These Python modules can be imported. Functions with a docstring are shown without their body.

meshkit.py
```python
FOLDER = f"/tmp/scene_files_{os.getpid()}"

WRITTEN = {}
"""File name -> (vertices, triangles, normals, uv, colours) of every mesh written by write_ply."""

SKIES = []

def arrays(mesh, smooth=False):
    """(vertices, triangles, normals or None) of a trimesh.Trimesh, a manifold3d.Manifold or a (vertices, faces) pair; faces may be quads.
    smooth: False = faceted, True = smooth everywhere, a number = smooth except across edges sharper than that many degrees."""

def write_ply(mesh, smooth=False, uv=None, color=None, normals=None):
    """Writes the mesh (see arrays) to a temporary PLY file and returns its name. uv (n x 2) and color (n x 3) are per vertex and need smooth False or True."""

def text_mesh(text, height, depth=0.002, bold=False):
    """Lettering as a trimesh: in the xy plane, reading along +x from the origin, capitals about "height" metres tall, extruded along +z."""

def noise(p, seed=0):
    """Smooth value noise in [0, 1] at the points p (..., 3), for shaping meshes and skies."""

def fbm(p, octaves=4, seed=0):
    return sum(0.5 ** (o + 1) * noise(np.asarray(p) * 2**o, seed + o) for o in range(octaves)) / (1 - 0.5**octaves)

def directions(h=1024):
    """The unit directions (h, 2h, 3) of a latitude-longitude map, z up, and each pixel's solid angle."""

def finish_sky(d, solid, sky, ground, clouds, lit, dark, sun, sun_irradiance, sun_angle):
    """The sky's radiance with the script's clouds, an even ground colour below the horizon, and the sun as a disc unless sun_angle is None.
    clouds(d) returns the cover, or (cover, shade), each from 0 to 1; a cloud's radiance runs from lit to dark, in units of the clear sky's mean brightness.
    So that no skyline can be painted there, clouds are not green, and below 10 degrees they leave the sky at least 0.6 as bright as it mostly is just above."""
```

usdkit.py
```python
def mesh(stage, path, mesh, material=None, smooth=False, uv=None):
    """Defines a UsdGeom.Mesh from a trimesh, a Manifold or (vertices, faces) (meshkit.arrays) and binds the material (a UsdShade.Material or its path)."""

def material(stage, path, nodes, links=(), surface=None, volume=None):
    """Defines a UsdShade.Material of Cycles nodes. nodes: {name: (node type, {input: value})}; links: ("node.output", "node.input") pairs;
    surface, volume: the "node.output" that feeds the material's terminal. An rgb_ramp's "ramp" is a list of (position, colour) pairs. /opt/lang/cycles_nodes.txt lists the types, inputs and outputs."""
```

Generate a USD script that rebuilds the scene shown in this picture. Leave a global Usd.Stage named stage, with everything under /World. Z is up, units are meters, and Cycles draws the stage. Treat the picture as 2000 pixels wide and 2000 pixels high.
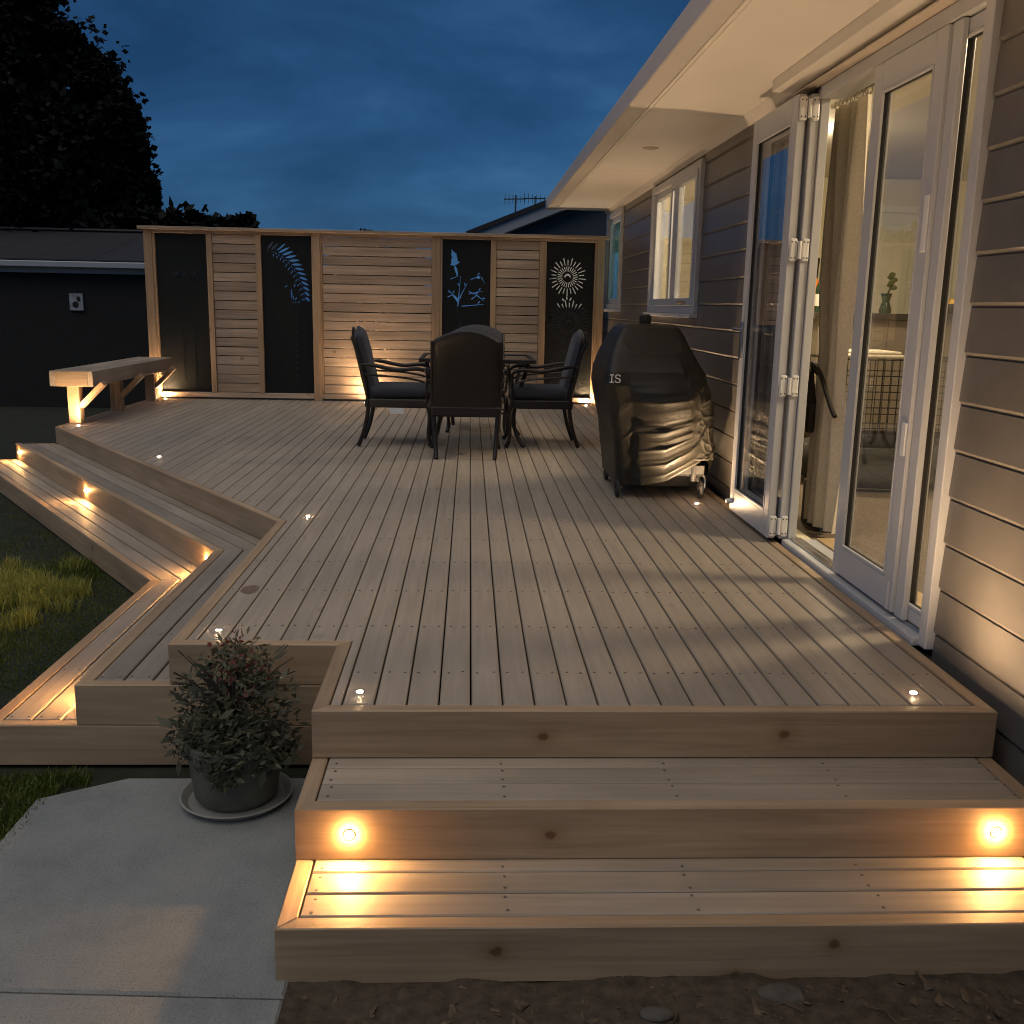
import math
import numpy as np, trimesh
from shapely.geometry import Polygon, box as sbox, Point, LineString
from shapely.ops import unary_union
from shapely import affinity
from pxr import Usd, UsdGeom, UsdLux, UsdShade, Gf, Sdf
import usdkit, meshkit

stage = Usd.Stage.CreateInMemory()
UsdGeom.SetStageUpAxis(stage, 'Z')
UsdGeom.SetStageMetersPerUnit(stage, 1.0)
UsdGeom.Xform.Define(stage, '/World')
UsdGeom.Scope.Define(stage, '/World/Looks')
rng = np.random.default_rng(7)

# ------------------------------------------------------------------ camera
PIT, YAW, ROL = 0.2048, 0.0455, 0.0198
EYE = np.array([-0.015, -2.6374, 1.1231])
F_ = np.array([math.sin(YAW) * math.cos(PIT), math.cos(YAW) * math.cos(PIT), -math.sin(PIT)])
R0 = np.array([math.cos(YAW), -math.sin(YAW), 0]); U0 = np.cross(R0, F_)
R_ = R0 * math.cos(ROL) + U0 * math.sin(ROL); U_ = -R0 * math.sin(ROL) + U0 * math.cos(ROL)
cam = UsdGeom.Camera.Define(stage, '/World/camera')
m = np.eye(4); m[0, :3], m[1, :3], m[2, :3], m[3, :3] = R_, U_, -F_, EYE
cam.AddTransformOp().Set(Gf.Matrix4d(m.tolist()))
cam.CreateHorizontalApertureAttr(36.0)
cam.CreateFocalLengthAttr(36.0 * 1944.38 / 2000)
cam.CreateClippingRangeAttr(Gf.Vec2f(0.05, 5000))
cam.CreateExposureAttr(1.0)

# ------------------------------------------------------------------ sky (dusk), no sun left
SUN_EL, SUN_ROT, SKY = math.radians(2.0), math.radians(-150), 0.06
skymat = usdkit.material(stage, '/World/Looks/dusk_sky', {
    'tc': ('texture_coordinate', {}),
    'sky': ('sky_texture', {'sky_type': 'single_scattering', 'sun_disc': False, 'sun_elevation': SUN_EL, 'sun_rotation': SUN_ROT, 'altitude': 100.0, 'ozone_density': 4.0}),
    'mp': ('mapping', {'scale': (1.6, 1.6, 5.5), 'rotation': (0.10, 0.06, 0.5)}),
    'n': ('noise_texture', {'scale': 1.5, 'detail': 5.0, 'roughness': 0.55, 'distortion': 0.4}),
    'r': ('rgb_ramp', {'ramp': [(0.36, (0.10, 0.36, 0.98)), (0.5, (0.18, 0.60, 1.46)), (0.64, (0.36, 1.00, 2.15))]}),
    't': ('mix', {'mix_type': 'multiply', 'fac': 1.0, 'color2': (0.45, 0.80, 1.0)}),
    'x': ('mix', {'mix_type': 'mix', 'fac': 0.72}),
    'sz': ('separate_xyz', {}), 'gz': ('map_range', {'range_type': 'smoothstep', 'from_min': 0.0, 'from_max': 0.30, 'to_min': 1.45, 'to_max': 0.98, 'clamp': True}),
    'gs': ('vector_math', {'math_type': 'scale'}),
    'bg': ('background_shader', {'strength': SKY})},
    [('tc.generated', 'mp.vector'), ('mp.vector', 'n.vector'), ('n.fac', 'r.fac'), ('sky.color', 't.color1'), ('t.color', 'x.color1'), ('r.color', 'x.color2'), ('tc.generated', 'sz.vector'), ('sz.z', 'gz.value'), ('x.color', 'gs.vector1'), ('gz.result', 'gs.scale'), ('gs.vector', 'bg.color')], surface='bg.background')
dome = UsdLux.DomeLight.Define(stage, '/World/sky')
dome.CreateIntensityAttr(1.0)
UsdShade.MaterialBindingAPI.Apply(dome.GetPrim()).Bind(skymat)
dome.GetPrim().SetCustomDataByKey('kind', 'structure')

glow = UsdLux.DistantLight.Define(stage, '/World/last_light')     # the broad last light of the overcast evening sky
glow.CreateIntensityAttr(0.165); glow.CreateAngleAttr(70.0); glow.CreateNormalizeAttr(True) if hasattr(glow, 'CreateNormalizeAttr') else None
glow.CreateColorAttr(Gf.Vec3f(1.0, 0.90, 0.75))
glow.AddRotateXYZOp().Set(Gf.Vec3f(20.0, -12.0, 0.0))
LED_D, LED_R, ROOM_S = 11500.0, 1300.0, 116.0      # radiance of the small recessed lamps and of the ceiling lamps indoors

# ------------------------------------------------------------------ helpers
used = {}
def path_for(name, parent=None):
    base = parent.GetPath().pathString if parent is not None else '/World'
    key = base + '/' + name
    n = used.get(key, 0); used[key] = n + 1
    return key if n == 0 else f'{key}_{n:03d}'

def put(name, mesh, mat, parent=None, smooth=False, label=None):
    p = usdkit.mesh(stage, path_for(name, parent), mesh, M[mat], smooth=smooth).GetPrim()
    if label: p.SetCustomDataByKey('label', label)
    return p

def tag(p, label=None, cat=None, group=None, kind=None):
    for k, v in (('label', label), ('category', cat), ('group', group), ('kind', kind)):
        if v: p.SetCustomDataByKey(k, v)
    return p

def thing(name, label, cat, loc=(0, 0, 0), rz=0, group=None):
    x = UsdGeom.Xform.Define(stage, path_for(name))
    x.AddTranslateOp().Set(Gf.Vec3d(*map(float, loc)))
    if rz: x.AddRotateZOp().Set(float(rz))
    return tag(x.GetPrim(), label, cat, group)

def copy_of(src, label, loc, rz=0):
    x = UsdGeom.Xform.Define(stage, path_for(src.GetName()))
    x.AddTranslateOp().Set(Gf.Vec3d(*map(float, loc)))
    if rz: x.AddRotateZOp().Set(float(rz))
    p = x.GetPrim(); was = src.GetCustomData()
    tag(p, label, was['category'], was.get('group'))
    p.GetReferences().AddInternalReference(src.GetPath()); p.SetInstanceable(True)
    return p

def cat_(ms):
    return trimesh.util.concatenate([x for x in ms])

def bx(x0, x1, y0, y1, z0, z1, b=0.0):
    if b <= 0:
        t = trimesh.creation.box((x1 - x0, y1 - y0, z1 - z0)); t.apply_translation(((x0 + x1) / 2, (y0 + y1) / 2, (z0 + z1) / 2)); return t
    P = []
    for x, sx in ((x0, 1), (x1, -1)):
        for y, sy in ((y0, 1), (y1, -1)):
            for z, sz in ((z0, 1), (z1, -1)):
                P += [(x, y + sy * b, z + sz * b), (x + sx * b, y, z + sz * b), (x + sx * b, y + sy * b, z)]
    return trimesh.convex.convex_hull(np.array(P))

def offset_ring(q, d):
    """Moves every edge of a counter-clockwise polygon inwards by d (a number, or one for each edge)."""
    q = np.asarray(q, float); n = len(q); d = np.broadcast_to(d, (n,))
    e = np.roll(q, -1, 0) - q; L = np.linalg.norm(e, axis=1, keepdims=True); e = e / L
    nr = np.stack([-e[:, 1], e[:, 0]], 1); out = []
    for i in range(n):
        a, b = i - 1, i
        A = np.array([nr[a], nr[b]]); rhs = np.array([nr[a] @ q[a] + d[a], nr[b] @ q[b] + d[b]])
        out.append(np.linalg.solve(A, rhs) if abs(np.linalg.det(A)) > 1e-6 else q[i] + nr[b] * d[b])
    return np.array(out)

def ccw(q):
    q = np.asarray(q, float); x, y = q[:, 0], q[:, 1]
    return q if (x * np.roll(y, -1) - np.roll(x, -1) * y).sum() > 0 else q[::-1]

def slab(q, z0, z1, b=0.003):
    """A board of convex plan q with eased top edges."""
    q = ccw(q); n = len(q)
    t = offset_ring(q, b) if b else q
    rings = [np.c_[q, np.full(n, z0)], np.c_[q, np.full(n, z1 - b)], np.c_[t, np.full(n, z1)]] if b else [np.c_[q, np.full(n, z0)], np.c_[q, np.full(n, z1)]]
    v = np.vstack(rings); f = []
    for k in range(len(rings) - 1):
        for i in range(n):
            a, c = k * n + i, k * n + (i + 1) % n
            f += [(a, c, c + n), (a, c + n, a + n)]
    top = (len(rings) - 1) * n
    if n > 4:
        tv, tf = trimesh.creation.triangulate_polygon(Polygon(t), engine='earcut')
        near = np.array([np.argmin(((t - p_[:2]) ** 2).sum(1)) for p_ in tv])
        for a, c, d in near[tf]:
            if len({a, c, d}) < 3: continue
            if np.cross(t[c] - t[a], t[d] - t[a]) < 0: c, d = d, c
            f += [(top + a, top + c, top + d), (a, d, c)]
    else:
        for i in range(1, n - 1):
            f += [(top, top + i, top + i + 1), (0, i + 1, i)]
    return trimesh.Trimesh(v, f, process=False)

def rot_to(a, b):
    return trimesh.geometry.align_vectors(a, b)

def tube(pts, r, sides=8, cap=True):
    p = np.asarray(pts, float); n = len(p)
    r = np.broadcast_to(r, (n,))
    t = np.gradient(p, axis=0); t /= np.linalg.norm(t, axis=1, keepdims=True) + 1e-12
    ref = np.array([0, 0, 1.0]) if abs(t[0][2]) < 0.9 else np.array([1.0, 0, 0])
    V = []
    a = np.cross(t[0], ref); a /= np.linalg.norm(a)
    ang = np.arange(sides) * 2 * np.pi / sides + np.pi / sides
    for i in range(n):
        a = a - t[i] * (a @ t[i]); a /= np.linalg.norm(a); b = np.cross(t[i], a)
        V.append(p[i] + r[i] * (np.cos(ang)[:, None] * a + np.sin(ang)[:, None] * b))
    V = np.vstack(V); Fc = []
    for i in range(n - 1):
        for j in range(sides):
            k = (j + 1) % sides
            Fc += [(i * sides + j, i * sides + k, (i + 1) * sides + k), (i * sides + j, (i + 1) * sides + k, (i + 1) * sides + j)]
    if cap:
        for base, rev in ((0, True), ((n - 1) * sides, False)):
            for j in range(1, sides - 1):
                Fc.append((base, base + j + 1, base + j) if rev else (base, base + j, base + j + 1))
    tm = trimesh.Trimesh(V, Fc, process=False); tm.fix_normals() if False else None
    return tm

def spline(pts, n=12):
    from scipy.interpolate import CubicSpline
    pts = np.asarray(pts, float); s = np.r_[0, np.cumsum(np.linalg.norm(np.diff(pts, axis=0), axis=1))]
    return CubicSpline(s, pts)(np.linspace(0, s[-1], n))

def lathe(prof, sides=24, at=(0, 0, 0)):
    t = trimesh.creation.revolve(np.asarray(prof, float), sections=sides); t.apply_translation(at); return t

def extrude_yz(poly, x0, x1):
    """A plan drawn in (y, z), thick along x."""
    t = trimesh.creation.extrude_polygon(poly, abs(x1 - x0), engine='earcut')
    v = t.vertices.copy(); t.vertices = np.c_[v[:, 2] + min(x0, x1), v[:, 0], v[:, 1]]; return t

def extrude_xz(poly, y0, y1):
    gs = getattr(poly, 'geoms', [poly]); out = []
    for g in gs:
        t = trimesh.creation.extrude_polygon(g, abs(y1 - y0), engine='earcut')
        v = t.vertices.copy(); t.vertices = np.c_[v[:, 0], min(y0, y1) + v[:, 2], v[:, 1]]; t.invert(); out.append(t)
    return cat_(out)

# ------------------------------------------------------------------ materials
M = {}
def plain(name, col, rough=0.6, metal=0.0, noise=None, amp=0.15, bump=0.0, spec=0.5, **kw):
    nodes = {'p': ('principled_bsdf', {'base_color': col, 'roughness': rough, 'metallic': metal, 'specular_ior_level': spec, **kw})}; links = []
    if noise:
        lo = tuple(c * (1 - amp) for c in col); hi = tuple(min(1, c * (1 + amp)) for c in col)
        nodes |= {'g': ('texture_coordinate', {}), 'n': ('noise_texture', {'scale': noise, 'detail': 5.0, 'roughness': 0.6}), 'r': ('rgb_ramp', {'ramp': [(0.3, lo), (0.7, hi)]})}
        links += [('g.object', 'n.vector'), ('n.fac', 'r.fac'), ('r.color', 'p.base_color')]
        if bump:
            nodes['b'] = ('bump', {'strength': bump, 'distance': 0.01}); links += [('n.fac', 'b.height'), ('b.normal', 'p.normal')]
    M[name] = usdkit.material(stage, '/World/Looks/' + name, nodes, links, surface='p.BSDF')

def wood(name, dark, lite, axis='y', rot=0.0, rough=0.55, vary=0.28, knots=0.0, bump=0.25, blotch=0.25, face=False):
    s = {'x': (1.6, 42, 42), 'y': (42, 1.6, 42), 'z': (42, 42, 1.6)}[axis]
    k = {'x': (2.2, 7, 7), 'y': (7, 2.2, 7), 'z': (7, 7, 2.2)}[axis]
    nodes = {
        'g': ('texture_coordinate', {}), 'oi': ('object_info', {}),
        'ro': ('vector_rotate', {'rotate_type': 'z_axis', 'angle': rot}),
        'sh': ('vector_math', {'math_type': 'multiply_add', 'vector2': (1, 1, 1)}),
        'off': ('combine_xyz', {}), 'of': ('math', {'math_type': 'multiply', 'value2': 37.0}),
        'm': ('mapping', {'scale': s}), 'n': ('noise_texture', {'scale': 1.0, 'detail': 6.0, 'roughness': 0.62, 'distortion': 0.6}),
        'r': ('rgb_ramp', {'ramp': [(0.28, dark), (0.72, lite)]}),
        'mb': ('mapping', {'scale': k}), 'nb': ('noise_texture', {'scale': 0.55, 'detail': 3.0}),
        'rb': ('rgb_ramp', {'ramp': [(0.3, (1 - blotch,) * 3), (0.7, (1 + blotch * .5, 1 + blotch * .45, 1 + blotch * .4))]}),
        'v': ('map_range', {'from_min': 0.0, 'from_max': 1.0, 'to_min': 1 - vary, 'to_max': 1 + vary}),
        'mul': ('mix', {'mix_type': 'multiply', 'fac': 1.0}),
        'sc': ('vector_math', {'math_type': 'scale'}),
        'b': ('bump', {'strength': bump, 'distance': 0.002}),
        'p': ('principled_bsdf', {'roughness': rough, 'specular_ior_level': 0.4})}
    links = [('g.object', 'ro.vector'), ('oi.random', 'of.value1'), ('of.value', 'off.x'), ('of.value', 'off.y'), ('of.value', 'off.z'),
             ('ro.vector', 'sh.vector1'), ('off.vector', 'sh.vector3'), ('sh.vector', 'm.vector'), ('m.vector', 'n.vector'), ('n.fac', 'r.fac'),
             ('sh.vector', 'mb.vector'), ('mb.vector', 'nb.vector'), ('nb.fac', 'rb.fac'), ('r.color', 'mul.color1'), ('rb.color', 'mul.color2'),
             ('oi.random', 'v.value'), ('mul.color', 'sc.vector1'), ('v.result', 'sc.scale'), ('n.fac', 'b.height'), ('b.normal', 'p.normal')]
    last = 'sc.vector'
    if knots:
        nodes |= {'mk': ('mapping', {'scale': {'x': (2.6, 3.4, 3.4), 'y': (3.4, 2.6, 3.4), 'z': (3.4, 3.4, 2.6)}[axis]}),
                  'vo': ('voronoi_texture', {'scale': 1.0, 'feature': 'f1'}),
                  'rk': ('rgb_ramp', {'ramp': [(0.0, (0.25, 0.17, 0.11)), (0.04, (0.38, 0.28, 0.2)), (0.065, (0.88, 0.84, 0.8)), (0.10, (1, 1, 1))]}),
                  'mk2': ('mix', {'mix_type': 'multiply', 'fac': knots})}
        links += [('sh.vector', 'mk.vector'), ('mk.vector', 'vo.vector'), ('vo.distance', 'rk.fac'), (last, 'mk2.color1'), ('rk.color', 'mk2.color2')]
        last = 'mk2.color'
    if face:
        nodes |= {'fs': ('separate_xyz', {}), 'fz': ('math', {'math_type': 'multiply', 'value2': 1.25}), 'fc': ('combine_xyz', {}), 'fv': ('voronoi_texture', {'dimensions': '2D', 'scale': 2.0, 'feature': 'f1'}),
                  'fw': ('noise_texture', {'scale': 30.0, 'detail': 2.0}), 'fa': ('math', {'math_type': 'multiply_add', 'value2': 0.05}),
                  'fr': ('rgb_ramp', {'ramp': [(0.0, (0.30, 0.19, 0.12)), (0.050, (0.45, 0.33, 0.24)), (0.062, (0.80, 0.74, 0.68)), (0.10, (0.92, 0.90, 0.87)), (0.16, (1, 1, 1))]}), 'fm': ('mix', {'mix_type': 'multiply', 'fac': 1.0})}
        links += [('sh.vector', 'fs.vector'), ('fs.z', 'fz.value1'), ('fs.x', 'fc.x'), ('fz.value', 'fc.y'), ('fc.vector', 'fv.vector'), ('g.object', 'fw.vector'), ('fw.fac', 'fa.value1'), ('fv.distance', 'fa.value3'), ('fa.value', 'fr.fac'), (last, 'fm.color1'), ('fr.color', 'fm.color2')]
        last = 'fm.color'
    links.append((last, 'p.base_color'))
    M[name] = usdkit.material(stage, '/World/Looks/' + name, nodes, links, surface='p.BSDF')

def emitter(name, col, s):
    M[name] = usdkit.material(stage, '/World/Looks/' + name, {'e': ('emission', {'color': col, 'strength': s})}, [], surface='e.emission')

def pane(name, tint=(1, 1, 1), ior=1.5, rough=0.0):
    M[name] = usdkit.material(stage, '/World/Looks/' + name, {
        'ge': ('geometry', {}), 'mr': ('map_range', {'from_min': 0.0, 'from_max': 1.0, 'to_min': ior, 'to_max': 1 / ior}), 'f': ('fresnel', {}), 't': ('transparent_bsdf', {'color': tint}), 'g': ('glossy_bsdf', {'color': (1, 1, 1), 'roughness': rough}), 'x': ('mix_closure', {})},
        [('ge.backfacing', 'mr.value'), ('mr.result', 'f.IOR'), ('f.fac', 'x.fac'), ('t.BSDF', 'x.closure1'), ('g.BSDF', 'x.closure2')], surface='x.closure')

def leafy(name, lo, hi, trans=0.3, rough=0.55):
    M[name] = usdkit.material(stage, '/World/Looks/' + name, {
        'g': ('geometry', {}), 'n': ('noise_texture', {'scale': 2.5, 'detail': 2.0}),
        'w': ('mix_float', {'fac': 0.5}), 'r': ('rgb_ramp', {'ramp': [(0.2, lo), (0.8, hi)]}),
        'p': ('principled_bsdf', {'roughness': rough, 'specular_ior_level': 0.3}), 't': ('translucent_bsdf', {}), 'x': ('mix_closure', {'fac': trans})},
        [('g.position', 'n.vector'), ('n.fac', 'w.a'), ('g.random_per_island', 'w.b'), ('w.result', 'r.fac'), ('r.color', 'p.base_color'), ('r.color', 't.color'), ('p.BSDF', 'x.closure1'), ('t.BSDF', 'x.closure2')], surface='x.closure')

DK, LT = (0.278, 0.231, 0.183), (0.362, 0.306, 0.247)
DIAG = math.atan2(2.642, 3.772)          # the slanted edge of the deck, seen from the boards' direction
wood('deck_wood', DK, LT, 'y', vary=0.055, blotch=0.12, knots=0.3)
wood('stain_wood', (0.15, 0.095, 0.072), (0.25, 0.175, 0.135), 'y')
STAIN = (-0.885, 1.20)
wood('tread_wood', DK, LT, 'x', vary=0.13)
wood('tread_wood_along', DK, LT, 'y', vary=0.13)
wood('tread_wood_slanted', DK, LT, 'y', rot=-DIAG, vary=0.13)
FD, FL = (0.30, 0.208, 0.126), (0.45, 0.325, 0.210)
wood('fascia_wood', FD, FL, 'x', vary=0.10, face=True)
wood('fascia_wood_along', FD, FL, 'y', knots=1.0, vary=0.10)
wood('fascia_wood_slanted', FD, FL, 'y', rot=-DIAG, knots=1.0, vary=0.10)
wood('slat_wood', (0.28, 0.20, 0.135), (0.50, 0.375, 0.27), 'x', vary=0.22, knots=0.7)
wood('post_wood', (0.28, 0.18, 0.10), (0.46, 0.31, 0.185), 'z', vary=0.12, knots=0.5)
wood('bench_wood', (0.30, 0.235, 0.18), (0.45, 0.37, 0.29), 'y', vary=0.08, knots=0.4)
plain('black_metal', (0.011, 0.012, 0.0115), 0.5, 0.0, spec=0.2)
plain('board_paint', (0.140, 0.126, 0.112), 0.36, noise=6.0, amp=0.10, bump=0.05)
plain('wall_lining', (0.05, 0.045, 0.04), 0.9)
plain('white_paint', (0.70, 0.665, 0.63), 0.5, noise=1.2, amp=0.05)
plain('gutter_paint', (0.50, 0.47, 0.45), 0.5)
plain('trim_paint', (0.55, 0.47, 0.39), 0.5)
plain('joinery', (0.52, 0.525, 0.54), 0.36, 0.0, noise=3.0, amp=0.03)
plain('white_hinge', (0.78, 0.77, 0.75), 0.35)
plain('screw_metal', (0.20, 0.18, 0.16), 0.45, 0.8)
plain('rubber', (0.012, 0.012, 0.013), 0.6)
plain('steel', (0.62, 0.60, 0.57), 0.22, 1.0)
plain('gasket', (0.015, 0.014, 0.014), 0.5)
pane('pane_glass'); pane('glass_top', (0.5, 0.55, 0.55))
M['concrete'] = usdkit.material(stage, '/World/Looks/concrete', {
    'g': ('texture_coordinate', {}), 'n': ('noise_texture', {'scale': 2.6, 'detail': 7.0, 'roughness': 0.68}), 'r': ('rgb_ramp', {'ramp': [(0.32, (0.165, 0.174, 0.174)), (0.50, (0.215, 0.224, 0.222)), (0.70, (0.250, 0.252, 0.242))]}),
    'n2': ('noise_texture', {'scale': 170.0, 'detail': 3.0, 'roughness': 0.7}), 'r2': ('rgb_ramp', {'ramp': [(0.30, (0.62, 0.62, 0.62)), (0.46, (1, 1, 1)), (0.75, (1.12, 1.11, 1.1))]}),
    'm3': ('mapping', {'scale': (140.0, 3.0, 1.0)}), 'n3': ('noise_texture', {'scale': 1.0, 'detail': 2.0}),
    'ad': ('math', {'math_type': 'add'}), 'mu': ('mix', {'mix_type': 'multiply', 'fac': 1.0}), 'b': ('bump', {'strength': 0.5, 'distance': 0.004}), 'p': ('principled_bsdf', {'roughness': 0.85})},
    [('g.object', 'n.vector'), ('g.object', 'n2.vector'), ('g.object', 'm3.vector'), ('m3.vector', 'n3.vector'), ('n.fac', 'r.fac'), ('n2.fac', 'r2.fac'), ('r.color', 'mu.color1'), ('r2.color', 'mu.color2'), ('mu.color', 'p.base_color'), ('n2.fac', 'ad.value1'), ('n3.fac', 'ad.value2'), ('ad.value', 'b.height'), ('b.normal', 'p.normal')], surface='p.BSDF')
plain('soil', (0.055, 0.040, 0.028), 0.95, noise=28.0, amp=0.5, bump=0.9)
plain('lawn', (0.014, 0.017, 0.008), 0.95, noise=9.0, amp=0.4, bump=0.6)
plain('bark', (0.10, 0.07, 0.045), 0.9, noise=40.0, amp=0.4)
plain('stone', (0.075, 0.067, 0.056), 0.85, noise=20.0, amp=0.3, bump=0.4)
leafy('grass_blade', (0.08, 0.11, 0.018), (0.28, 0.29, 0.075), 0.3)
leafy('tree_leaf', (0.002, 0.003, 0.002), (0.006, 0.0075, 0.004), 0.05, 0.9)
leafy('shrub_leaf', (0.022, 0.042, 0.012), (0.065, 0.095, 0.028), 0.25)
leafy('planter_leaf', (0.10, 0.10, 0.066), (0.20, 0.185, 0.125), 0.3)  # leaves lightened so their colour carries the lens haze
leafy('flower_petal', (0.13, 0.035, 0.035), (0.22, 0.08, 0.07), 0.3)
plain('trunk_bark', (0.05, 0.04, 0.03), 0.95, noise=15.0, amp=0.4, bump=0.6)
plain('chair_frame', (0.022, 0.018, 0.016), 0.35, 0.3)
plain('cushion', (0.026, 0.027, 0.038), 0.8, noise=60.0, amp=0.2, bump=0.1, sheen_weight=0.15)
plain('plaque_paint', (0.30, 0.31, 0.34), 0.7, noise=18.0, amp=0.4)
plain('paper', (0.75, 0.75, 0.74), 0.7)
plain('cover_cloth', (0.020, 0.018, 0.0135), 0.48, noise=150.0, amp=0.25, bump=0.10, spec=0.35)
plain('logo_print', (0.62, 0.62, 0.60), 0.6)
plain('pot_glaze', (0.11, 0.11, 0.085), 0.6, noise=14.0, amp=0.2)  # pot colour lifted to imitate the same lens veil
plain('pot_saucer', (0.25, 0.25, 0.23), 0.5)
plain('room_wall', (0.70, 0.64, 0.47), 0.8, noise=2.0, amp=0.04)
plain('room_ceiling', (0.74, 0.70, 0.60), 0.8)
plain('room_door', (0.74, 0.72, 0.60), 0.5)
plain('carpet', (0.16, 0.125, 0.09), 0.95, noise=50.0, amp=0.35, bump=0.5)
plain('timber_sill', (0.55, 0.38, 0.20), 0.45, noise=8.0, amp=0.15)
plain('curtain_cloth', (0.74, 0.66, 0.54), 0.85, noise=90.0, amp=0.12)
leafy('curtain_aqua', (0.22, 0.46, 0.50), (0.26, 0.52, 0.55), 0.5)
plain('cord', (0.02, 0.016, 0.016), 0.7)
plain('counter_top', (0.05, 0.042, 0.036), 0.25)
plain('counter_front', (0.24, 0.20, 0.15), 0.6, noise=5.0, amp=0.1)
plain('crate_wire', (0.012, 0.012, 0.012), 0.4, 0.4)
plain('dark_cloth', (0.025, 0.024, 0.022), 0.9, noise=30.0, amp=0.4, bump=0.3)
plain('brown_card', (0.26, 0.085, 0.04), 0.75, noise=12.0, amp=0.2)
plain('light_card', (0.55, 0.36, 0.24), 0.75)
plain('navy_box', (0.018, 0.026, 0.034), 0.6)
plain('orange_plastic', (0.70, 0.22, 0.03), 0.4); plain('yellow_fruit', (0.72, 0.45, 0.06), 0.5)
plain('bottle_glass', (0.02, 0.045, 0.02), 0.08); plain('wine_label', (0.7, 0.66, 0.58), 0.6)
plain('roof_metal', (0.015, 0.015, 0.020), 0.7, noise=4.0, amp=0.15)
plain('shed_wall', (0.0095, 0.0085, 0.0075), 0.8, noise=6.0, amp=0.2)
plain('gutter_white', (0.34, 0.35, 0.38), 0.4)
plain('far_wall', (0.05, 0.06, 0.075), 0.8)
plain('fence_wood', (0.05, 0.042, 0.035), 0.9, noise=10.0, amp=0.3)
plain('aerial', (0.05, 0.05, 0.055), 0.5)
def beam_lens(name, col, peak, base, n):
    """A lens whose light is gathered into a beam along its axis, as the reflector of a small spot lamp does."""
    M[name] = usdkit.material(stage, '/World/Looks/' + name, {
        'lw': ('layer_weight', {'blend': 0.5}), 'i': ('math', {'math_type': 'subtract', 'value1': 1.0}), 'pw': ('math', {'math_type': 'power', 'value2': n}),
        'ma': ('math', {'math_type': 'multiply_add', 'value2': peak, 'value3': base}), 'e': ('emission', {'color': col})},
        [('lw.facing', 'i.value2'), ('i.value', 'pw.value1'), ('pw.value', 'ma.value1'), ('ma.value', 'e.strength')], surface='e.emission')
beam_lens('step_lens', (1.0, 0.50, 0.165), LED_R, 720.0, 2.5)
beam_lens('deck_lens', (1.0, 0.66, 0.36), LED_D, 360.0, 1.4)
emitter('ceiling_glow', (1.0, 0.80, 0.52), ROOM_S)

# ------------------------------------------------------------------ ground
RS = 0.145                    # one rise
G = -3 * RS                   # the ground
def sheet(q, z):
    q = ccw(q); n = len(q)
    t = trimesh.creation.triangulate_polygon(Polygon(q), engine='earcut'); return (np.c_[t[0], np.full(len(t[0]), z)], t[1])
tag(put('lawn', sheet([(-400, -200), (400, -200), (400, 600), (-400, 600)], G - 0.012), 'lawn'), 'dark damp lawn around the deck', None, None, 'structure')
gx_, gy_ = np.meshgrid(np.linspace(-0.42, 1.7, 150), np.linspace(-1.5, -0.50, 75), indexing='ij')
gz_ = G - .004 + .040 * (meshkit.fbm(np.c_[gx_.ravel() * 9, gy_.ravel() * 9, 0 * gx_.ravel()], 5, 3) - .22)
gi = np.arange(149)[:, None] * 75 + np.arange(74)[None]; gi = gi.ravel()
soil_ = trimesh.Trimesh(np.c_[gx_.ravel(), gy_.ravel(), gz_], np.vstack([np.c_[gi, gi + 75, gi + 76], np.c_[gi, gi + 76, gi + 1]]), process=False)
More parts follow.
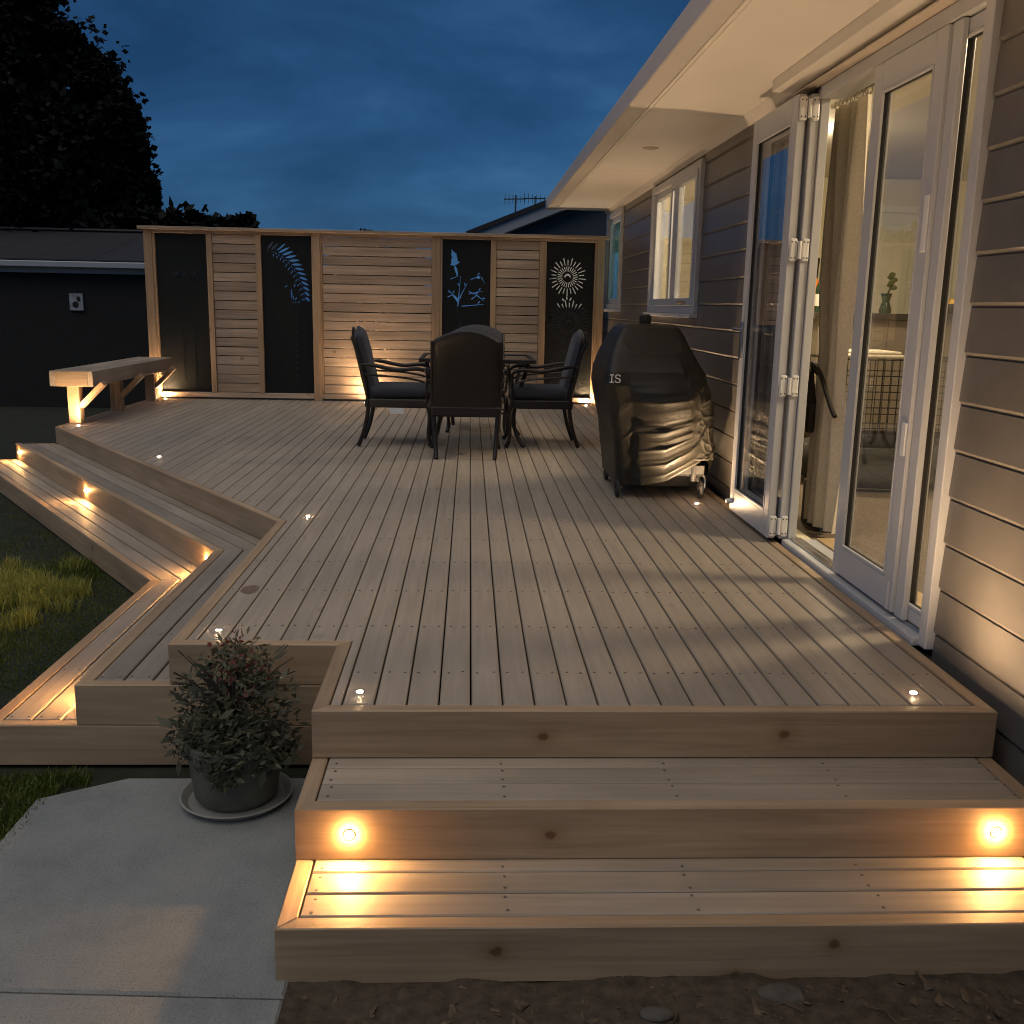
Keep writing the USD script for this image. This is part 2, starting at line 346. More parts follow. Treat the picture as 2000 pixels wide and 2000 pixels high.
ap = [sheet(q, G - .012 + .004) for q in ([(-0.42, -3.5), (3, -3.5), (3, -1.5), (-0.42, -1.5)], [(1.7, -1.5), (3, -1.5), (3, .5), (1.7, .5)])]
soil_.remove_unreferenced_vertices()
for q in ap: tag(put('soil_bed', q, 'soil'), 'bare soil further from the front steps', None, None, 'structure')
tag(put('soil_bed', soil_, 'soil', None, True), 'bare soil with bark chips below the front steps', None, None, 'structure')
path = thing('concrete_path', None, None); tag(path, None, None, None, 'structure')
put('path_slab', slab([(-1.36, -0.58), (-0.42, -0.63), (-0.42, 0.44), (-1.12, 0.44), (-1.36, 0.30)], G - 0.06, G + 0.012, 0.006), 'concrete', path)
put('path_slab', slab([(-1.33, -3.6), (-0.42, -3.6), (-0.42, -0.637), (-1.358, -0.587)], G - 0.06, G + 0.012, 0.006), 'concrete', path)

# ------------------------------------------------------------------ deck
P = 0.092
XL, XR, XE, YN, YB, XF = -0.448, 1.523, -1.005, 0.553, 9.06, -3.645
D_, E_ = np.array([-1.005, 2.468]), np.array([XF, 6.24])
outline = np.array([(XL, 0), (XR, 0), (XR, YB), (XF, YB), E_, D_, (XE, YN), (XL, YN)])
inner = offset_ring(outline, 0.047)
deck = thing('timber_deck', 'raised deck of grey brown boards with a knotty timber edge', 'deck')
kinds = ['fascia_wood', 'fascia_wood_along', 'fascia_wood', 'fascia_wood_along', 'fascia_wood_slanted', 'fascia_wood_along', 'fascia_wood', 'fascia_wood_along']
inn = offset_ring(outline, 0.045)
for i in range(8):
    j = (i + 1) % 8
    q = [outline[i], outline[j], inn[j], inn[i]]
    put('edge_board', slab(offset_ring(ccw(q), 0.0006), -RS + 0.004, 0.0, 0.003), kinds[i], deck)
field = Polygon(offset_ring(outline, 0.0485))
k0 = int(math.floor(XF / P)); brd = 0
for k in range(k0, 18):
    strip = sbox(k * P + 0.0026, -1, (k + 1) * P - 0.0026, 10)
    got = field.intersection(strip)
    for g in getattr(got, 'geoms', [got]):
        if g.area < 0.002: continue
        x0, y0, x1, y1 = g.bounds
        cut = [y0]
        if y1 - y0 > 5.2: cut.append(float(rng.choice([4.95, 5.4, 5.85, 6.3, 6.75])))
        cut.append(y1)
        for a, b in zip(cut[:-1], cut[1:]):
            piece = g.intersection(sbox(x0 - 1, a + (0.001 if a > y0 else 0), x1 + 1, b - (0.001 if b < y1 else 0)))
            q = np.array(piece.exterior.coords)[:-1]
            put('deck_board', slab(q, -0.032, 0.0 + float(rng.uniform(-0.0008, 0.0008)), 0.0034), 'deck_wood', deck)
# a dark frame under the boards so that no light leaks through the gaps
put('joist_frame', cat_([bx(-3.55 + 0.45 * i, -3.505 + 0.45 * i, 6.35 if i < 6 else 2.6, 9.0, -0.14, -0.034) for i in range(6)] + [bx(-0.9 + 0.45 * i, -0.855 + 0.45 * i, 0.65, 9.0, -0.14, -0.034) for i in range(6)]), 'fence_wood', deck)
tag(deck.GetPrimAtPath('joist_frame'), None, None, None, None)

def screws(pts, z):
    return cat_([lathe([(0, 0.0), (0.0042, 0.0), (0.0042, 0.0012), (0, 0.0016)], 8, (x, y, z)) for x, y in pts])

pts = []
for k in range(k0, 18):
    for y in np.arange(0.30, 8.9, 0.45):
        for dx in (0.022, 0.070):
            x = k * P + dx
            if field.contains(Point(x, y).buffer(.012)): pts.append((x + rng.uniform(-.003, .003), y + rng.uniform(-.006, .006)))
put('screw_heads', screws(pts, 0.0004), 'screw_metal', deck).SetCustomDataByKey('kind', 'stuff')
st_ = np.array([(-.010, -.055), (.012, -.060), (.030, -.040), (.034, .010), (.026, .050), (.004, .062), (-.018, .048), (-.033, .030), (-.030, -.030)])
st_[:, 0] *= 1.0
kx = math.floor(STAIN[0] / P)
put('stain', (np.c_[st_ + [kx * P + P / 2, STAIN[1]], np.full(9, .0014)], trimesh.creation.triangulate_polygon(Polygon(st_), engine='earcut')[1]), 'stain_wood', deck, label='dark reddish stain on one board')
# front steps
fs = thing('front_steps', 'two wide timber steps with small lamps set in the riser', 'steps')
T1 = 0.2875
for n in (1, 2):
    y0, z = -T1 * n, -RS * n; yi = y0 + T1
    e = 0.045
    put('edge_board', slab([(XL, y0), (XR, y0), (XR - e, y0 + e), (XL + e, y0 + e)], z - RS + 0.003, z, 0.003), 'fascia_wood', fs)
    put('edge_board', slab([(XL, y0), (XL + e, y0 + e), (XL + e, YN - .05), (XL, YN - .05)], z - RS + 0.003, z, 0.003), 'fascia_wood_along', fs)
    put('edge_board', slab([(XR, y0), (XR, YN - .05), (XR - e, YN - .05), (XR - e, y0 + e)], z - RS + 0.003, z, 0.003), 'fascia_wood_along', fs)
    y = y0 + e + 0.004
    while y < yi + 0.02:
        w = min(0.0885, yi + 0.03 - y)
        if w < 0.02: break
        put('tread_board', slab([(XL + e + 0.004, y), (XR - e - 0.004, y), (XR - e - 0.004, y + w), (XL + e + 0.004, y + w)], z - 0.032, z, 0.0035), 'tread_wood', fs)
        y += w + 0.0055
    pts = []
    for yy in (y0 + e + 0.02, y0 + e + 0.075, y0 + e + 0.113, y0 + e + 0.165, y0 + e + 0.21):
        for xx in np.arange(XL + 0.075, XR, 0.46): pts.append((xx + rng.uniform(-.004, .004), yy + rng.uniform(-.003, .003)))
    put('screw_heads', screws(pts, z), 'screw_metal', fs).SetCustomDataByKey('kind', 'stuff')

# side steps: an angled run; level n of the path at distance t from the deck's edge
dirv = (E_ - D_) / np.linalg.norm(E_ - D_); nrm = np.array([-dirv[1], dirv[0]])
if nrm[0] > 0: nrm = -nrm
def run(t):
    """The bend points of the run, t treads out from the deck's edge."""
    x = XE - 0.315 * t; p0 = D_ + nrm * 0.292 * t
    s = (x - p0[0]) / dirv[0]; c = p0 + dirv * s
    ye = 6.24 - 0.02 * t; s2 = (ye - p0[1]) / dirv[1]; e = p0 + dirv * s2
    return np.array([x, YN]), c, e
ss = thing('side_steps', 'angled timber steps that fold around the left edge of the deck', 'steps')
for n in (1, 2):
    z = -RS * n; te = n - 0.045 / 0.3
    A, C, E = run(n); a, c, e = run(te)
    a2 = a + np.array([0, 0.045])
    put('edge_board', slab([A, a2, c, C], z - RS + 0.003, z, 0.003), 'fascia_wood_along', ss)
    put('edge_board', slab([C, c, e, E], z - RS + 0.003, z, 0.003), 'fascia_wood_slanted', ss)
    put('edge_board', slab([(A[0], YN), (XL - .001, YN), (XL - .001, YN + 0.045), (a2[0], YN + .045)], z - RS + 0.003, z, 0.003), 'fascia_wood', ss)
    put('edge_board', slab([E, e, run(n - 1)[2] + [0.0, -0.045], run(n - 1)[2]], z - RS + 0.003, z, 0.0), 'fascia_wood', ss)
    o = 0.045
    while o < 0.33:
        t1 = n - (o + 0.004) / 0.302; w = min(0.0885, 0.335 - o); t0 = n - (o + 0.004 + w) / 0.302
        if w < 0.03: break
        A1, C1, E1 = run(t1); A0, C0, E0 = run(t0)
        A1 = A1 + [0, 0.049]; A0 = A0 + [0, 0.049]
        put('tread_board', slab(offset_ring(ccw([A1, A0, C0, C1]), 0.0008), z - 0.032, z, 0.0035), 'tread_wood_along', ss)
        put('tread_board', slab(offset_ring(ccw([C1, C0, E0 - dirv * .05, E1 - dirv * .05]), 0.0008), z - 0.032, z, 0.0035), 'tread_wood_slanted', ss)
        o += w + 0.0055
    pts = []
    for o in (0.065, 0.12, 0.16, 0.215):
        q = run(n - o / 0.302)
        for y in np.arange(YN + 0.075, q[1][1], 0.45): pts.append((q[0][0], y))
        for s in np.arange(0.06, 4.0, 0.45): pts.append(tuple(q[1] + dirv * s))
    put('screw_heads', screws(pts, z), 'screw_metal', ss).SetCustomDataByKey('kind', 'stuff')

# ------------------------------------------------------------------ lamps let into the deck and the risers
first = None
def deck_light(x, y, label):
    global first
    if first is None:
        t = first = thing('deck_light', label, 'deck light', (x, y, 0), 0, 'round lamps let into the deck')
        put('rim', lathe([(0.0092, 0.0), (0.0092, 0.0016), (0.0125, 0.0016), (0.0145, 0.0003), (0.015, -0.01)], 24), 'steel', t, smooth=40)
        put('lens', lathe([(0, 0.0024), (0.0065, 0.0023), (0.0088, 0.0012), (0.009, -0.004)], 20), 'deck_lens', t)
    else:
        copy_of(first, label, (x, y, 0))
for x, y, l in [(-0.873, 0.697, 'lit deck lamp at the front corner above the planter'), (-0.326, 0.137, 'lit deck lamp at the left end of the front edge'),
                (1.336, 0.140, 'lit deck lamp at the right end of the front edge by the house'), (-0.865, 2.600, 'lit deck lamp where the side steps bend'),
                (-2.249, 4.597, 'lit deck lamp halfway along the slanted edge'), (-3.481, 6.348, 'lit deck lamp at the foot of the front bench post'),
                (1.330, 3.056, 'lit deck lamp at the wheel of the covered barbecue'), (-3.470, 8.885, 'lit deck lamp at the left foot of the privacy screen'),
                (-1.20, 8.81, 'lit deck lamp at the screen behind the left chair'), (1.349, 8.90, 'lit deck lamp at the right foot of the privacy screen'),
                (1.340, 5.98, 'deck lamp along the house wall hidden beyond the barbecue')]:
    deck_light(x, y, l)
rfirst = None
def step_light(x, y, z, nx, ny, label):
    global rfirst
    rz = math.degrees(math.atan2(ny, nx))
    if rfirst is None:
        t = rfirst = thing('step_light', label, 'step light', (x, y, z), rz, 'round lamps set in the step risers')
        def along_x(mm):
            v = mm.vertices.copy(); mm.vertices = np.c_[v[:, 2], v[:, 0], v[:, 1]]; return mm
        put('rim', along_x(lathe([(0.0118, 0.0), (0.0118, 0.0020), (0.0142, 0.0020), (0.0150, 0.0004), (0.0150, -0.005)], 24)), 'steel', t, smooth=40)
        put('lens', along_x(lathe([(0, 0.0105), (0.005, 0.0097), (0.009, 0.0070), (0.0116, 0.0025), (0.0116, -0.004)], 20)), 'step_lens', t, smooth=60)
    else:
        copy_of(rfirst, label, (x, y, z), rz)
step_light(-0.31, -T1, -0.217, 0, -1, 'glaring step lamp at the left end of the front riser')
step_light(1.39, -T1, -0.217, 0, -1, 'glaring step lamp at the right end of the front riser')
A, C, E = run(1)
L = np.linalg.norm(E - C)
for s, l in ((0.10, 'step lamp in the slanted riser next to the bend'), (L * 0.52, 'step lamp in the middle of the slanted riser'), (L - 0.12, 'step lamp at the far end of the slanted riser')):
    q = C + dirv * s; step_light(q[0], q[1], -RS - 0.07, nrm[0], nrm[1], l)
step_light(A[0], 0.80, -RS - 0.07, -1, 0, 'step lamp lighting the front end of the lower side tread')

# ------------------------------------------------------------------ bench
be = thing('bench', 'long timber bench along the left edge of the deck on braced posts', 'bench')
bx0, bx1, by0, by1, bz = -3.742, -3.362, 6.43, 8.86, 0.473
put('end_board', bx(bx0 + .046, bx1 - .046, by0, by0 + .045, bz - .135, bz, .003), 'fascia_wood', be)
put('side_board', bx(bx1 - .045, bx1, by0, by1, bz - .135, bz, .003), 'bench_wood', be)
put('side_board', bx(bx0, bx0 + .045, by0, by1, bz - .135, bz, .003), 'bench_wood', be)
w_ = (bx1 - bx0 - 0.092) / 3
for i in range(3):
    put('seat_board', bx(bx0 + .046 + i * w_ + .002, bx0 + .046 + (i + 1) * w_ - .002, by0 + .047, by1, bz - .034, bz, .003), 'bench_wood', be)
for y in (6.455, 7.52, 8.62):
    put('post', bx(-3.606, -3.502, y, y + .104, 0.0, bz - .035 if y > 7 else bz - .035, .003), 'post_wood', be)
    br = bx(-0.022, 0.022, -.045, .045, 0, .30, .002)
    br.apply_transform(trimesh.transformations.rotation_matrix(math.radians(45), [0, 1, 0])); br.apply_translation((-3.505, y + .052, .155))
    br = trimesh.intersections.slice_mesh_plane(br, [1, 0, 0], [-3.500, 0, 0], cap=True, engine='earcut') if False else br
    put('brace', br, 'post_wood', be)

# ------------------------------------------------------------------ privacy screen
sc = thing('privacy_screen', 'privacy screen of pine slats and black laser cut panels', 'screen')
YS0, YS1, ZT = 8.95, 9.05, 1.858
put('cap_board', bx(-3.69, 1.55, 8.90, 9.09, ZT + .012, ZT + .046, .003), 'slat_wood', sc)
for x0, x1 in ((-3.640, -3.548), (-1.792, -1.698), (-0.448, -0.355), (1.418, 1.512)):
    put('post', bx(x0, x1, YS0 - .012, YS1, 0, ZT + .011, .003), 'post_wood', sc)
for x0, x1 in ((-3.546, -1.794), (-1.696, -0.45), (-0.353, 1.416)):
    put('bottom_rail', bx(x0, x1, YS0, YS1 - .02, 0.022, 0.078, .003), 'slat_wood', sc)
    put('top_rail', bx(x0, x1, YS0, YS1 - .02, ZT - .022, ZT + .010, .003), 'slat_wood', sc)
for x0, x1 in ((-2.955, -2.897), (-2.414, -2.356), (0.217, 0.279), (0.772, 0.848), (-3.546, -3.522), (-1.696, -1.680), (-0.353, -0.331), (1.399, 1.416)):
    put('stile', bx(x0, x1, YS0 - .004, YS1 - .02, 0.080, ZT - .024, .002), 'post_wood', sc)
zz = np.linspace(0.082, ZT - 0.024, 18)
for x0, x1 in ((-2.894, -2.417), (-1.677, -0.451), (0.282, 0.769)):
    for a, b in zip(zz[:-1], zz[1:]):
        put('slat', bx(x0, x1, YS0 + .018 + rng.uniform(-.001, .001), YS0 + .044, a + .0044 + rng.uniform(-.001, .001), b - .0044 + rng.uniform(-.001, .001), .002), 'slat_wood', sc)

def leaf2(x, y, ang, l, w):
    q = [(0, 0), (l * .3, w * .5), (l * .65, w * .45), (l, 0), (l * .65, -w * .45), (l * .3, -w * .5)]
    return affinity.translate(affinity.rotate(Polygon(q), math.degrees(ang), origin=(0, 0)), x, y)
def bar(x, y, ang, a, b, w0, w1):
    q = [(a, -w0 / 2), (b, -w1 / 2), (b, w1 / 2), (a, w0 / 2)]
    return affinity.translate(affinity.rotate(Polygon(q), math.degrees(ang), origin=(0, 0)), x, y)
pw, z0p, z1p = 0.56, 0.082, ZT - 0.024
def panel(xa, xb, holes, label):
    plate = sbox(xa, z0p, xb, z1p)
    hs = unary_union([affinity.translate(h, xa, 0) for h in holes]).buffer(-0.0005)
    keep = plate.buffer(-0.035); keep = hs.intersection(keep)
    body = plate.difference(keep)
    body = max(getattr(body, 'geoms', [body]), key=lambda g: g.area).simplify(0.0006)
    put('cut_panel', extrude_xz(body, YS0 + .030, YS0 + .034), 'black_metal', sc, label=label)
# two palms: slotted trunks with spread fronds
H = []
for cx, zt in ((0.27, 1.02), (0.40, 0.86)):
    for i in range(15):
        w = 0.016 + 0.012 * (1 - i / 15); z = 0.22 + i * (zt - 0.3) / 15
        H.append(sbox(cx - w / 2, z, cx + w / 2, z + 0.024))
for i in range(10):
    H.append(leaf2(0.16 + 0.03 * i + rng.uniform(-.006, .006), 1.44 + 0.02 * math.sin(i * 2.1), math.radians(rng.choice([-75, -105, -60, -120])), 0.085, 0.013))
panel(-3.519, -2.958, H, 'black panel cut with two palms')
# one fern frond arching over from the top left corner
H = []
th = np.linspace(0, 1, 16)
cx = 0.06 + 0.42 * np.sin(th * 1.45); cz = 1.70 - 0.03 - 0.60 * (1 - np.cos(th * 1.42)) - 0.06 * th
for i in range(15):
    a = math.atan2(cz[i + 1] - cz[i], cx[i + 1] - cx[i])
    H.append(bar(cx[i], cz[i], a, 0.004, 0.036, 0.006, 0.006) if i % 3 else bar(cx[i], cz[i], a, 0.004, 0.030, 0.006, 0.006))
    l = 0.15 * (1 - 0.035 * i) * (0.72 if i < 2 else 1)
    H.append(leaf2(cx[i] + .006, cz[i] + .010, a + math.radians(62 - i * 1.5), l * 1.12, 0.027))
    if i > 1: H.append(leaf2(cx[i] - .004, cz[i] - .012, a - math.radians(68), l * (0.30 if i < 6 else 0.55), 0.010))
for i in range(12):
    H.append(leaf2(0.33 + rng.uniform(-.05, .08), 1.30 - .02 * i + rng.uniform(-.02, .02), math.radians(rng.uniform(200, 300)), 0.05, 0.012))
for i in range(11):
    H.append(sbox(0.36, 0.2 + i * .07, 0.385, 0.24 + i * .07))
panel(-2.354, -1.796, H, 'black panel cut with an arching fern frond')
# a small bird over branches
H = [leaf2(0.105, 1.72, math.radians(-68), 0.17, 0.055), leaf2(0.085, 1.555, math.radians(18), 0.12, 0.040), leaf2(0.10, 1.57, math.radians(62), 0.13, 0.048), leaf2(0.135, 1.56, math.radians(-72), 0.14, 0.030), bar(0.11, 1.71, math.radians(115), 0, 0.025, .012, .002), leaf2(0.43, 1.42, math.radians(170), 0.05, 0.034)]
for x, z, a, l in [(0.17, 1.02, 85, .42), (0.20, 1.20, 62, .18), (0.19, 1.13, 128, .20), (0.30, 1.24, 12, .16), (0.30, 1.27, -28, .11), (0.33, 1.18, 35, .10), (0.40, 1.22, -38, .09), (0.06, 1.20, 25, .09), (0.13, 1.22, -38, .09), (0.32, 1.40, 20, .12), (0.44, 1.43, -60, .08), (0.09, 1.40, 22, .10), (0.22, 1.10, 6, .26), (0.20, .60, 88, .36), (0.30, .56, 84, .3)]:
    H.append(bar(x, z, math.radians(a), 0, l, 0.011, 0.005))
    H.append(leaf2(x + l * math.cos(math.radians(a)) * .7, z + l * math.sin(math.radians(a)) * .7 + .012, math.radians(a + 40), 0.045, 0.013))
panel(-0.329, 0.215, H, 'black panel cut with a small bird and branches')
# three rayed flowers one above the other
H = []
for cx, cz, r0, r1, n in ((0.245, 1.45, 0.060, 0.19, 26), (0.275, 0.93, 0.070, 0.235, 34), (0.30, 0.40, 0.075, 0.235, 36)):
    H.append(Point(cx, cz).buffer(r0 * .62, 10).difference(Point(cx, cz - r0 * .2).buffer(r0 * .42, 10)).intersection(sbox(cx - 1, cz - r0 * .1, cx + 1, cz + 1)))
    for i in range(n):
        a = 2 * math.pi * i / n
        H.append(bar(cx, cz, a, r0, (r0 + r1) / 2 - .008, 0.007, 0.012)); H.append(bar(cx, cz, a + math.pi / n, (r0 + r1) / 2 + .004, r1 * (1.0 + .12 * (i % 2)), 0.010, 0.013))
for a in (60, 95, 130): H.append(leaf2(0.25 + .05 * math.cos(math.radians(a)), 1.185 + .01 * math.sin(a), math.radians(a), 0.05, 0.018))
panel(0.850, 1.397, H, 'black panel cut with three rayed flowers')

# ------------------------------------------------------------------ house
house = thing('house', 'house with dark weatherboards, pale joinery and lit rooms', 'house')
XW = 1.575
openings = [(0.53, 2.13, -0.02, 2.13), (4.41, 6.27, 1.085, 2.13), (8.05, 9.17, 1.10, 2.15)]
Y0H, Y1H = -0.75, 9.28
def weatherboard(y0, y1, z0, h=0.156):
    q = [(XW + .010, z0 - .001), (XW - .004, z0 + .014), (XW + .003, z0 + h - .003), (XW + .010, z0 + h - .0015), (XW + .009, z0 + h + .010), (XW + .026, z0 + h + .010), (XW + .026, z0)]
    return extrude_xz(Polygon(q), y0, y1)
z = 0.21 - 4 * 0.156
while z < 2.19:
    cuts = [(Y0H, Y1H)]
    h = min(0.156, 2.196 - z)
    for a, b, c, d in openings:
        if z + 0.02 < d and z + 0.14 > c:
            cuts = [s for (u, v_) in cuts for s in ((u, min(v_, a)), (max(u, b), v_)) if s[1] - s[0] > 0.02]
    for a, b, c, d in openings:
        if z + 0.02 < c < z + 0.14 and c - 0.032 - z > 0.03:
            put('weatherboard', weatherboard(a, b, z, c - 0.032 - z), 'board_paint', house)
    for u, v_ in cuts:
        put('weatherboard', weatherboard(u, v_, z, h), 'board_paint', house)
    z += 0.156
put('foundation', bx(XW + .012, XW + .1, Y0H, Y1H, G - .05, 0.21 - 4 * .156 + .01), 'wall_lining', house)
put('corner_board', bx(XW - .012, XW + .08, Y1H + .002, Y1H + .075, -0.40, 2.195, .003), 'board_paint', house)
# inner lining of the outside wall, with its openings
lin = sbox(Y0H - 1.5, -0.10, 9.30, 2.44)
for a, b, c, d in openings: lin = lin.difference(sbox(a + .01, c + .03, b + (.65 if c < 0 else -.01), d - .01))
put('wall_lining', extrude_yz(lin, 1.64, 1.70), 'room_wall', house)
put('end_wall', bx(XW + .081, 8.0, 9.285, 9.35, -.45, 2.6), 'board_paint', house)
# eaves
ZS = 2.20
YE = 9.12
for a, b in ((Y0H - 1.6, 0.9), (0.904, 3.3), (3.304, 5.7), (5.704, YE)):
    put('soffit_panel', bx(0.980, 1.70, a, b, ZS + .004, ZS + .014), 'white_paint', house)
put('fascia', bx(0.956, 0.977, Y0H - 1.6, YE + .02, ZS + .001, ZS + .19, .003), 'white_paint', house)
gp = Polygon([(0.846, ZS), (0.946, ZS), (0.953, ZS + .006), (0.953, ZS + .10), (0.950, ZS + .10), (0.950, ZS + .008), (0.945, ZS + .003), (0.850, ZS + .003), (0.846, ZS + .010), (0.842, ZS + .098), (0.850, ZS + .105), (0.850, ZS + .110), (0.838, ZS + .108), (0.835, ZS + .100), (0.840, ZS + .006)])
def extr_y(poly, y0, y1):
    return extrude_xz(poly, y0, y1)
put('gutter', extr_y(gp, Y0H - 1.6, YE + .04), 'gutter_paint', house)
put('gutter_end', bx(0.838, 0.953, YE + .041, YE + .046, ZS, ZS + .105), 'gutter_paint', house)
roofq = Polygon([(0.875, ZS + .125), (4.6, ZS + 1.60), (4.6, ZS + 1.63), (0.875, ZS + .155)])
put('roof', extr_y(roofq, Y0H - 1.6, YE + .05), 'roof_metal', house)
put('verge_board', bx(0.98, 1.70, YE + .001, YE + .021, ZS - .002, ZS + .16, .003), 'white_paint', house)
put('cornice', extr_y(Polygon([(1.528, ZS + .003), (1.574, ZS + .003), (1.574, ZS - .048), (1.565, ZS - .048)]), 2.42, 9.28), 'white_paint', house)
put('pelmet', bx(1.425, 1.571, Y0H, 2.40, ZS - .052, ZS + .0025, .002), 'white_paint', house)
dl = put('downlight', lathe([(0, -0.001), (0.036, -0.001), (0.040, -0.006), (0.052, -0.006), (0.055, 0)], 28, (1.22, 4.55, ZS + .004)), 'trim_paint', house, label='round unlit downlight in the eaves')

# doors
def frame_yz(y0, y1, z0, z1, x0, x1, st, tr, br, b=.003):
    """Stiles and rails around an opening, as one mesh butted end to end."""
    return [bx(x0, x1, y0, y0 + st, z0, z1, b), bx(x0, x1, y1 - st, y1, z0, z1, b), bx(x0, x1, y0 + st, y1 - st, z1 - tr, z1, b), bx(x0, x1, y0 + st, y1 - st, z0, z0 + br, b)]
fr = put('door_frame', cat_([bx(1.552, 1.66, 0.54, 0.595, -.005, 2.115, .003), bx(1.562, 1.602, 2.075, 2.13, -.005, 2.115, .003), bx(1.552, 1.66, 0.597, 2.073, 2.060, 2.115, .003), bx(1.530, 1.70, 0.597, 2.073, -.012, 0.022, .004)]), 'joinery', house)
put('track', bx(1.570, 1.592, 0.60, 2.07, 0.023, 0.032, .002), 'steel', fr)
put('track', bx(1.604, 1.624, 0.60, 2.07, 0.023, 0.032, .002), 'steel', fr)
put('sill', bx(1.702, 1.80, 0.60, 2.07, 0.005, 0.03, .002), 'timber_sill', fr)
put('flashing', bx(1.50, 1.574, Y0H + 1.2, 2.30, 2.118, 2.124), 'trim_paint', house)
def leaf(y0, y1, z0, z1, x0, x1, st, tr, br, nm='door_leaf', label=None):
    ms = frame_yz(y0, y1, z0, z1, x0, x1, st, tr, br)
    d = put(nm, cat_(ms), 'joinery', house, label=label)
    gy0, gy1, gz0, gz1 = y0 + st, y1 - st, z0 + br, z1 - tr
    put('gasket', cat_(frame_yz(gy0 + .0005, gy1 - .0005, gz0 + .0005, gz1 - .0005, x0 + .010, x1 - .010, .007, .007, .007, 0)), 'gasket', d)
    put('bead', cat_(frame_yz(gy0 + .0008, gy1 - .0008, gz0 + .0008, gz1 - .0008, x0 - .002, x0 + .0095, .009, .009, .012, .001)), 'joinery', d)
    put('glass', bx((x0 + x1) / 2 - .003, (x0 + x1) / 2 + .003, gy0 + .006, gy1 - .006, gz0 + .006, gz1 - .006), 'pane_glass', d)
    return d
L2 = leaf(0.826, 1.432, 0.040, 2.056, 1.548, 1.590, 0.082, 0.105, 0.118, label='closed middle door leaf')
for za, zb in ((1.33, 1.52), (0.62, 0.74)):
    put('latch_plate', bx(1.541, 1.5475, 0.835, 0.868, za, zb, .002), 'white_hinge', L2)
put('bolt', bx(1.538, 1.5475, 0.846, 0.862, 0.045, 0.155, .002), 'joinery', L2)
L3 = leaf(0.600, 0.818, 0.034, 2.056, 1.580, 1.622, 0.040, 0.050, 0.050, label='narrow fixed side light')
put('meeting_stile', bx(1.556, 1.579, 0.745, 0.812, 0.034, 2.056, .004), 'joinery', L3)
LA = leaf(2.10, 2.822, 0.020, 2.085, 1.462, 1.502, 0.078, 0.11, 0.12, label='outer leaf folded back flat against the wall')
LB = leaf(2.085, 2.80, 0.020, 2.085, 1.520, 1.560, 0.078, 0.11, 0.12, label='inner leaf folded back behind the outer one')
for zc in (0.085, 0.77, 1.40, 2.02):
    pl = [bx(1.466, 1.500, 2.076, 2.0845, zc - .052, zc + .052, .006), bx(1.524, 1.556, 2.076, 2.0845, zc - .052, zc + .052, .006)]
    hp = put('hinge', cat_(pl + [tube([(1.511, 2.074, zc - .04), (1.511, 2.074, zc + .04)], .009, 10)]), 'white_hinge', LA)
    put('hinge_screws', cat_([lathe([(0, 0), (.0035, 0), (.0035, .001), (0, .001)], 8).apply_transform(trimesh.transformations.rotation_matrix(math.pi / 2, [1, 0, 0])).apply_translation((x, 2.0758, zc + dz)) for x in (1.474, 1.492, 1.532, 1.549) for dz in (-.036, .036)]), 'gasket', LA)
# lever handle with its lock on the free edge of the folded leaf
hd = [bx(1.448, 1.4615, 2.762, 2.790, .86, 1.06, .004), tube([(1.462, 2.776, 1.02), (1.412, 2.776, 1.02)], .009, 10), tube([(1.413, 2.80, 1.02), (1.413, 2.655, 1.02)], .009, 10)]
put('handle', cat_(hd), 'steel', LA, smooth=40)
put('lock', lathe([(0, .014), (.011, .012), (.013, 0)], 14).apply_transform(trimesh.transformations.rotation_matrix(-math.pi / 2, [0, 1, 0])).apply_translation((1.4615, 2.776, .90)), 'steel', LA)
put('door_stop', lathe([(0, .03), (.012, .028), (.016, 0)], 14).apply_transform(trimesh.transformations.rotation_matrix(-math.pi / 2, [0, 1, 0])).apply_translation((1.463, 2.80, .07)), 'white_hinge', LA)

# windows
def window(y0, y1, z0, z1, parts, label):
    w = put('window', cat_(frame_yz(y0, y1, z0, z1, 1.545, 1.66, .055, .055, .055)), 'joinery', house, label=label)
    put('sill', bx(1.515, 1.5745, y0 - .02, y1 + .02, z0 - .030, z0 - .002, .003), 'joinery', w)
    for a, b, x in parts:
        put('sash', cat_(frame_yz(a, b, z0 + .057, z1 - .057, x, x + .04, .05, .05, .055)), 'joinery', w)
        put('glass', bx(x + .017, x + .022, a + .048, b - .048, z0 + .11, z1 - .105), 'pane_glass', w)
    return w
W1 = window(4.41, 6.27, 1.088, 2.126, [(5.36, 6.213, 1.575), (4.467, 5.355, 1.535)], 'wide lit window with one sash ajar')
put('reveal', bx(1.536, 1.576, 5.06, 5.24, 1.20, 2.02, .002), 'joinery', W1)
put('stay', bx(1.525, 1.534, 4.62, 4.90, 1.155, 1.185, .003), 'steel', W1)
W2 = window(8.05, 9.17, 1.105, 2.146, [(8.107, 9.113, 1.575)], 'narrow dim window near the far corner of the house')

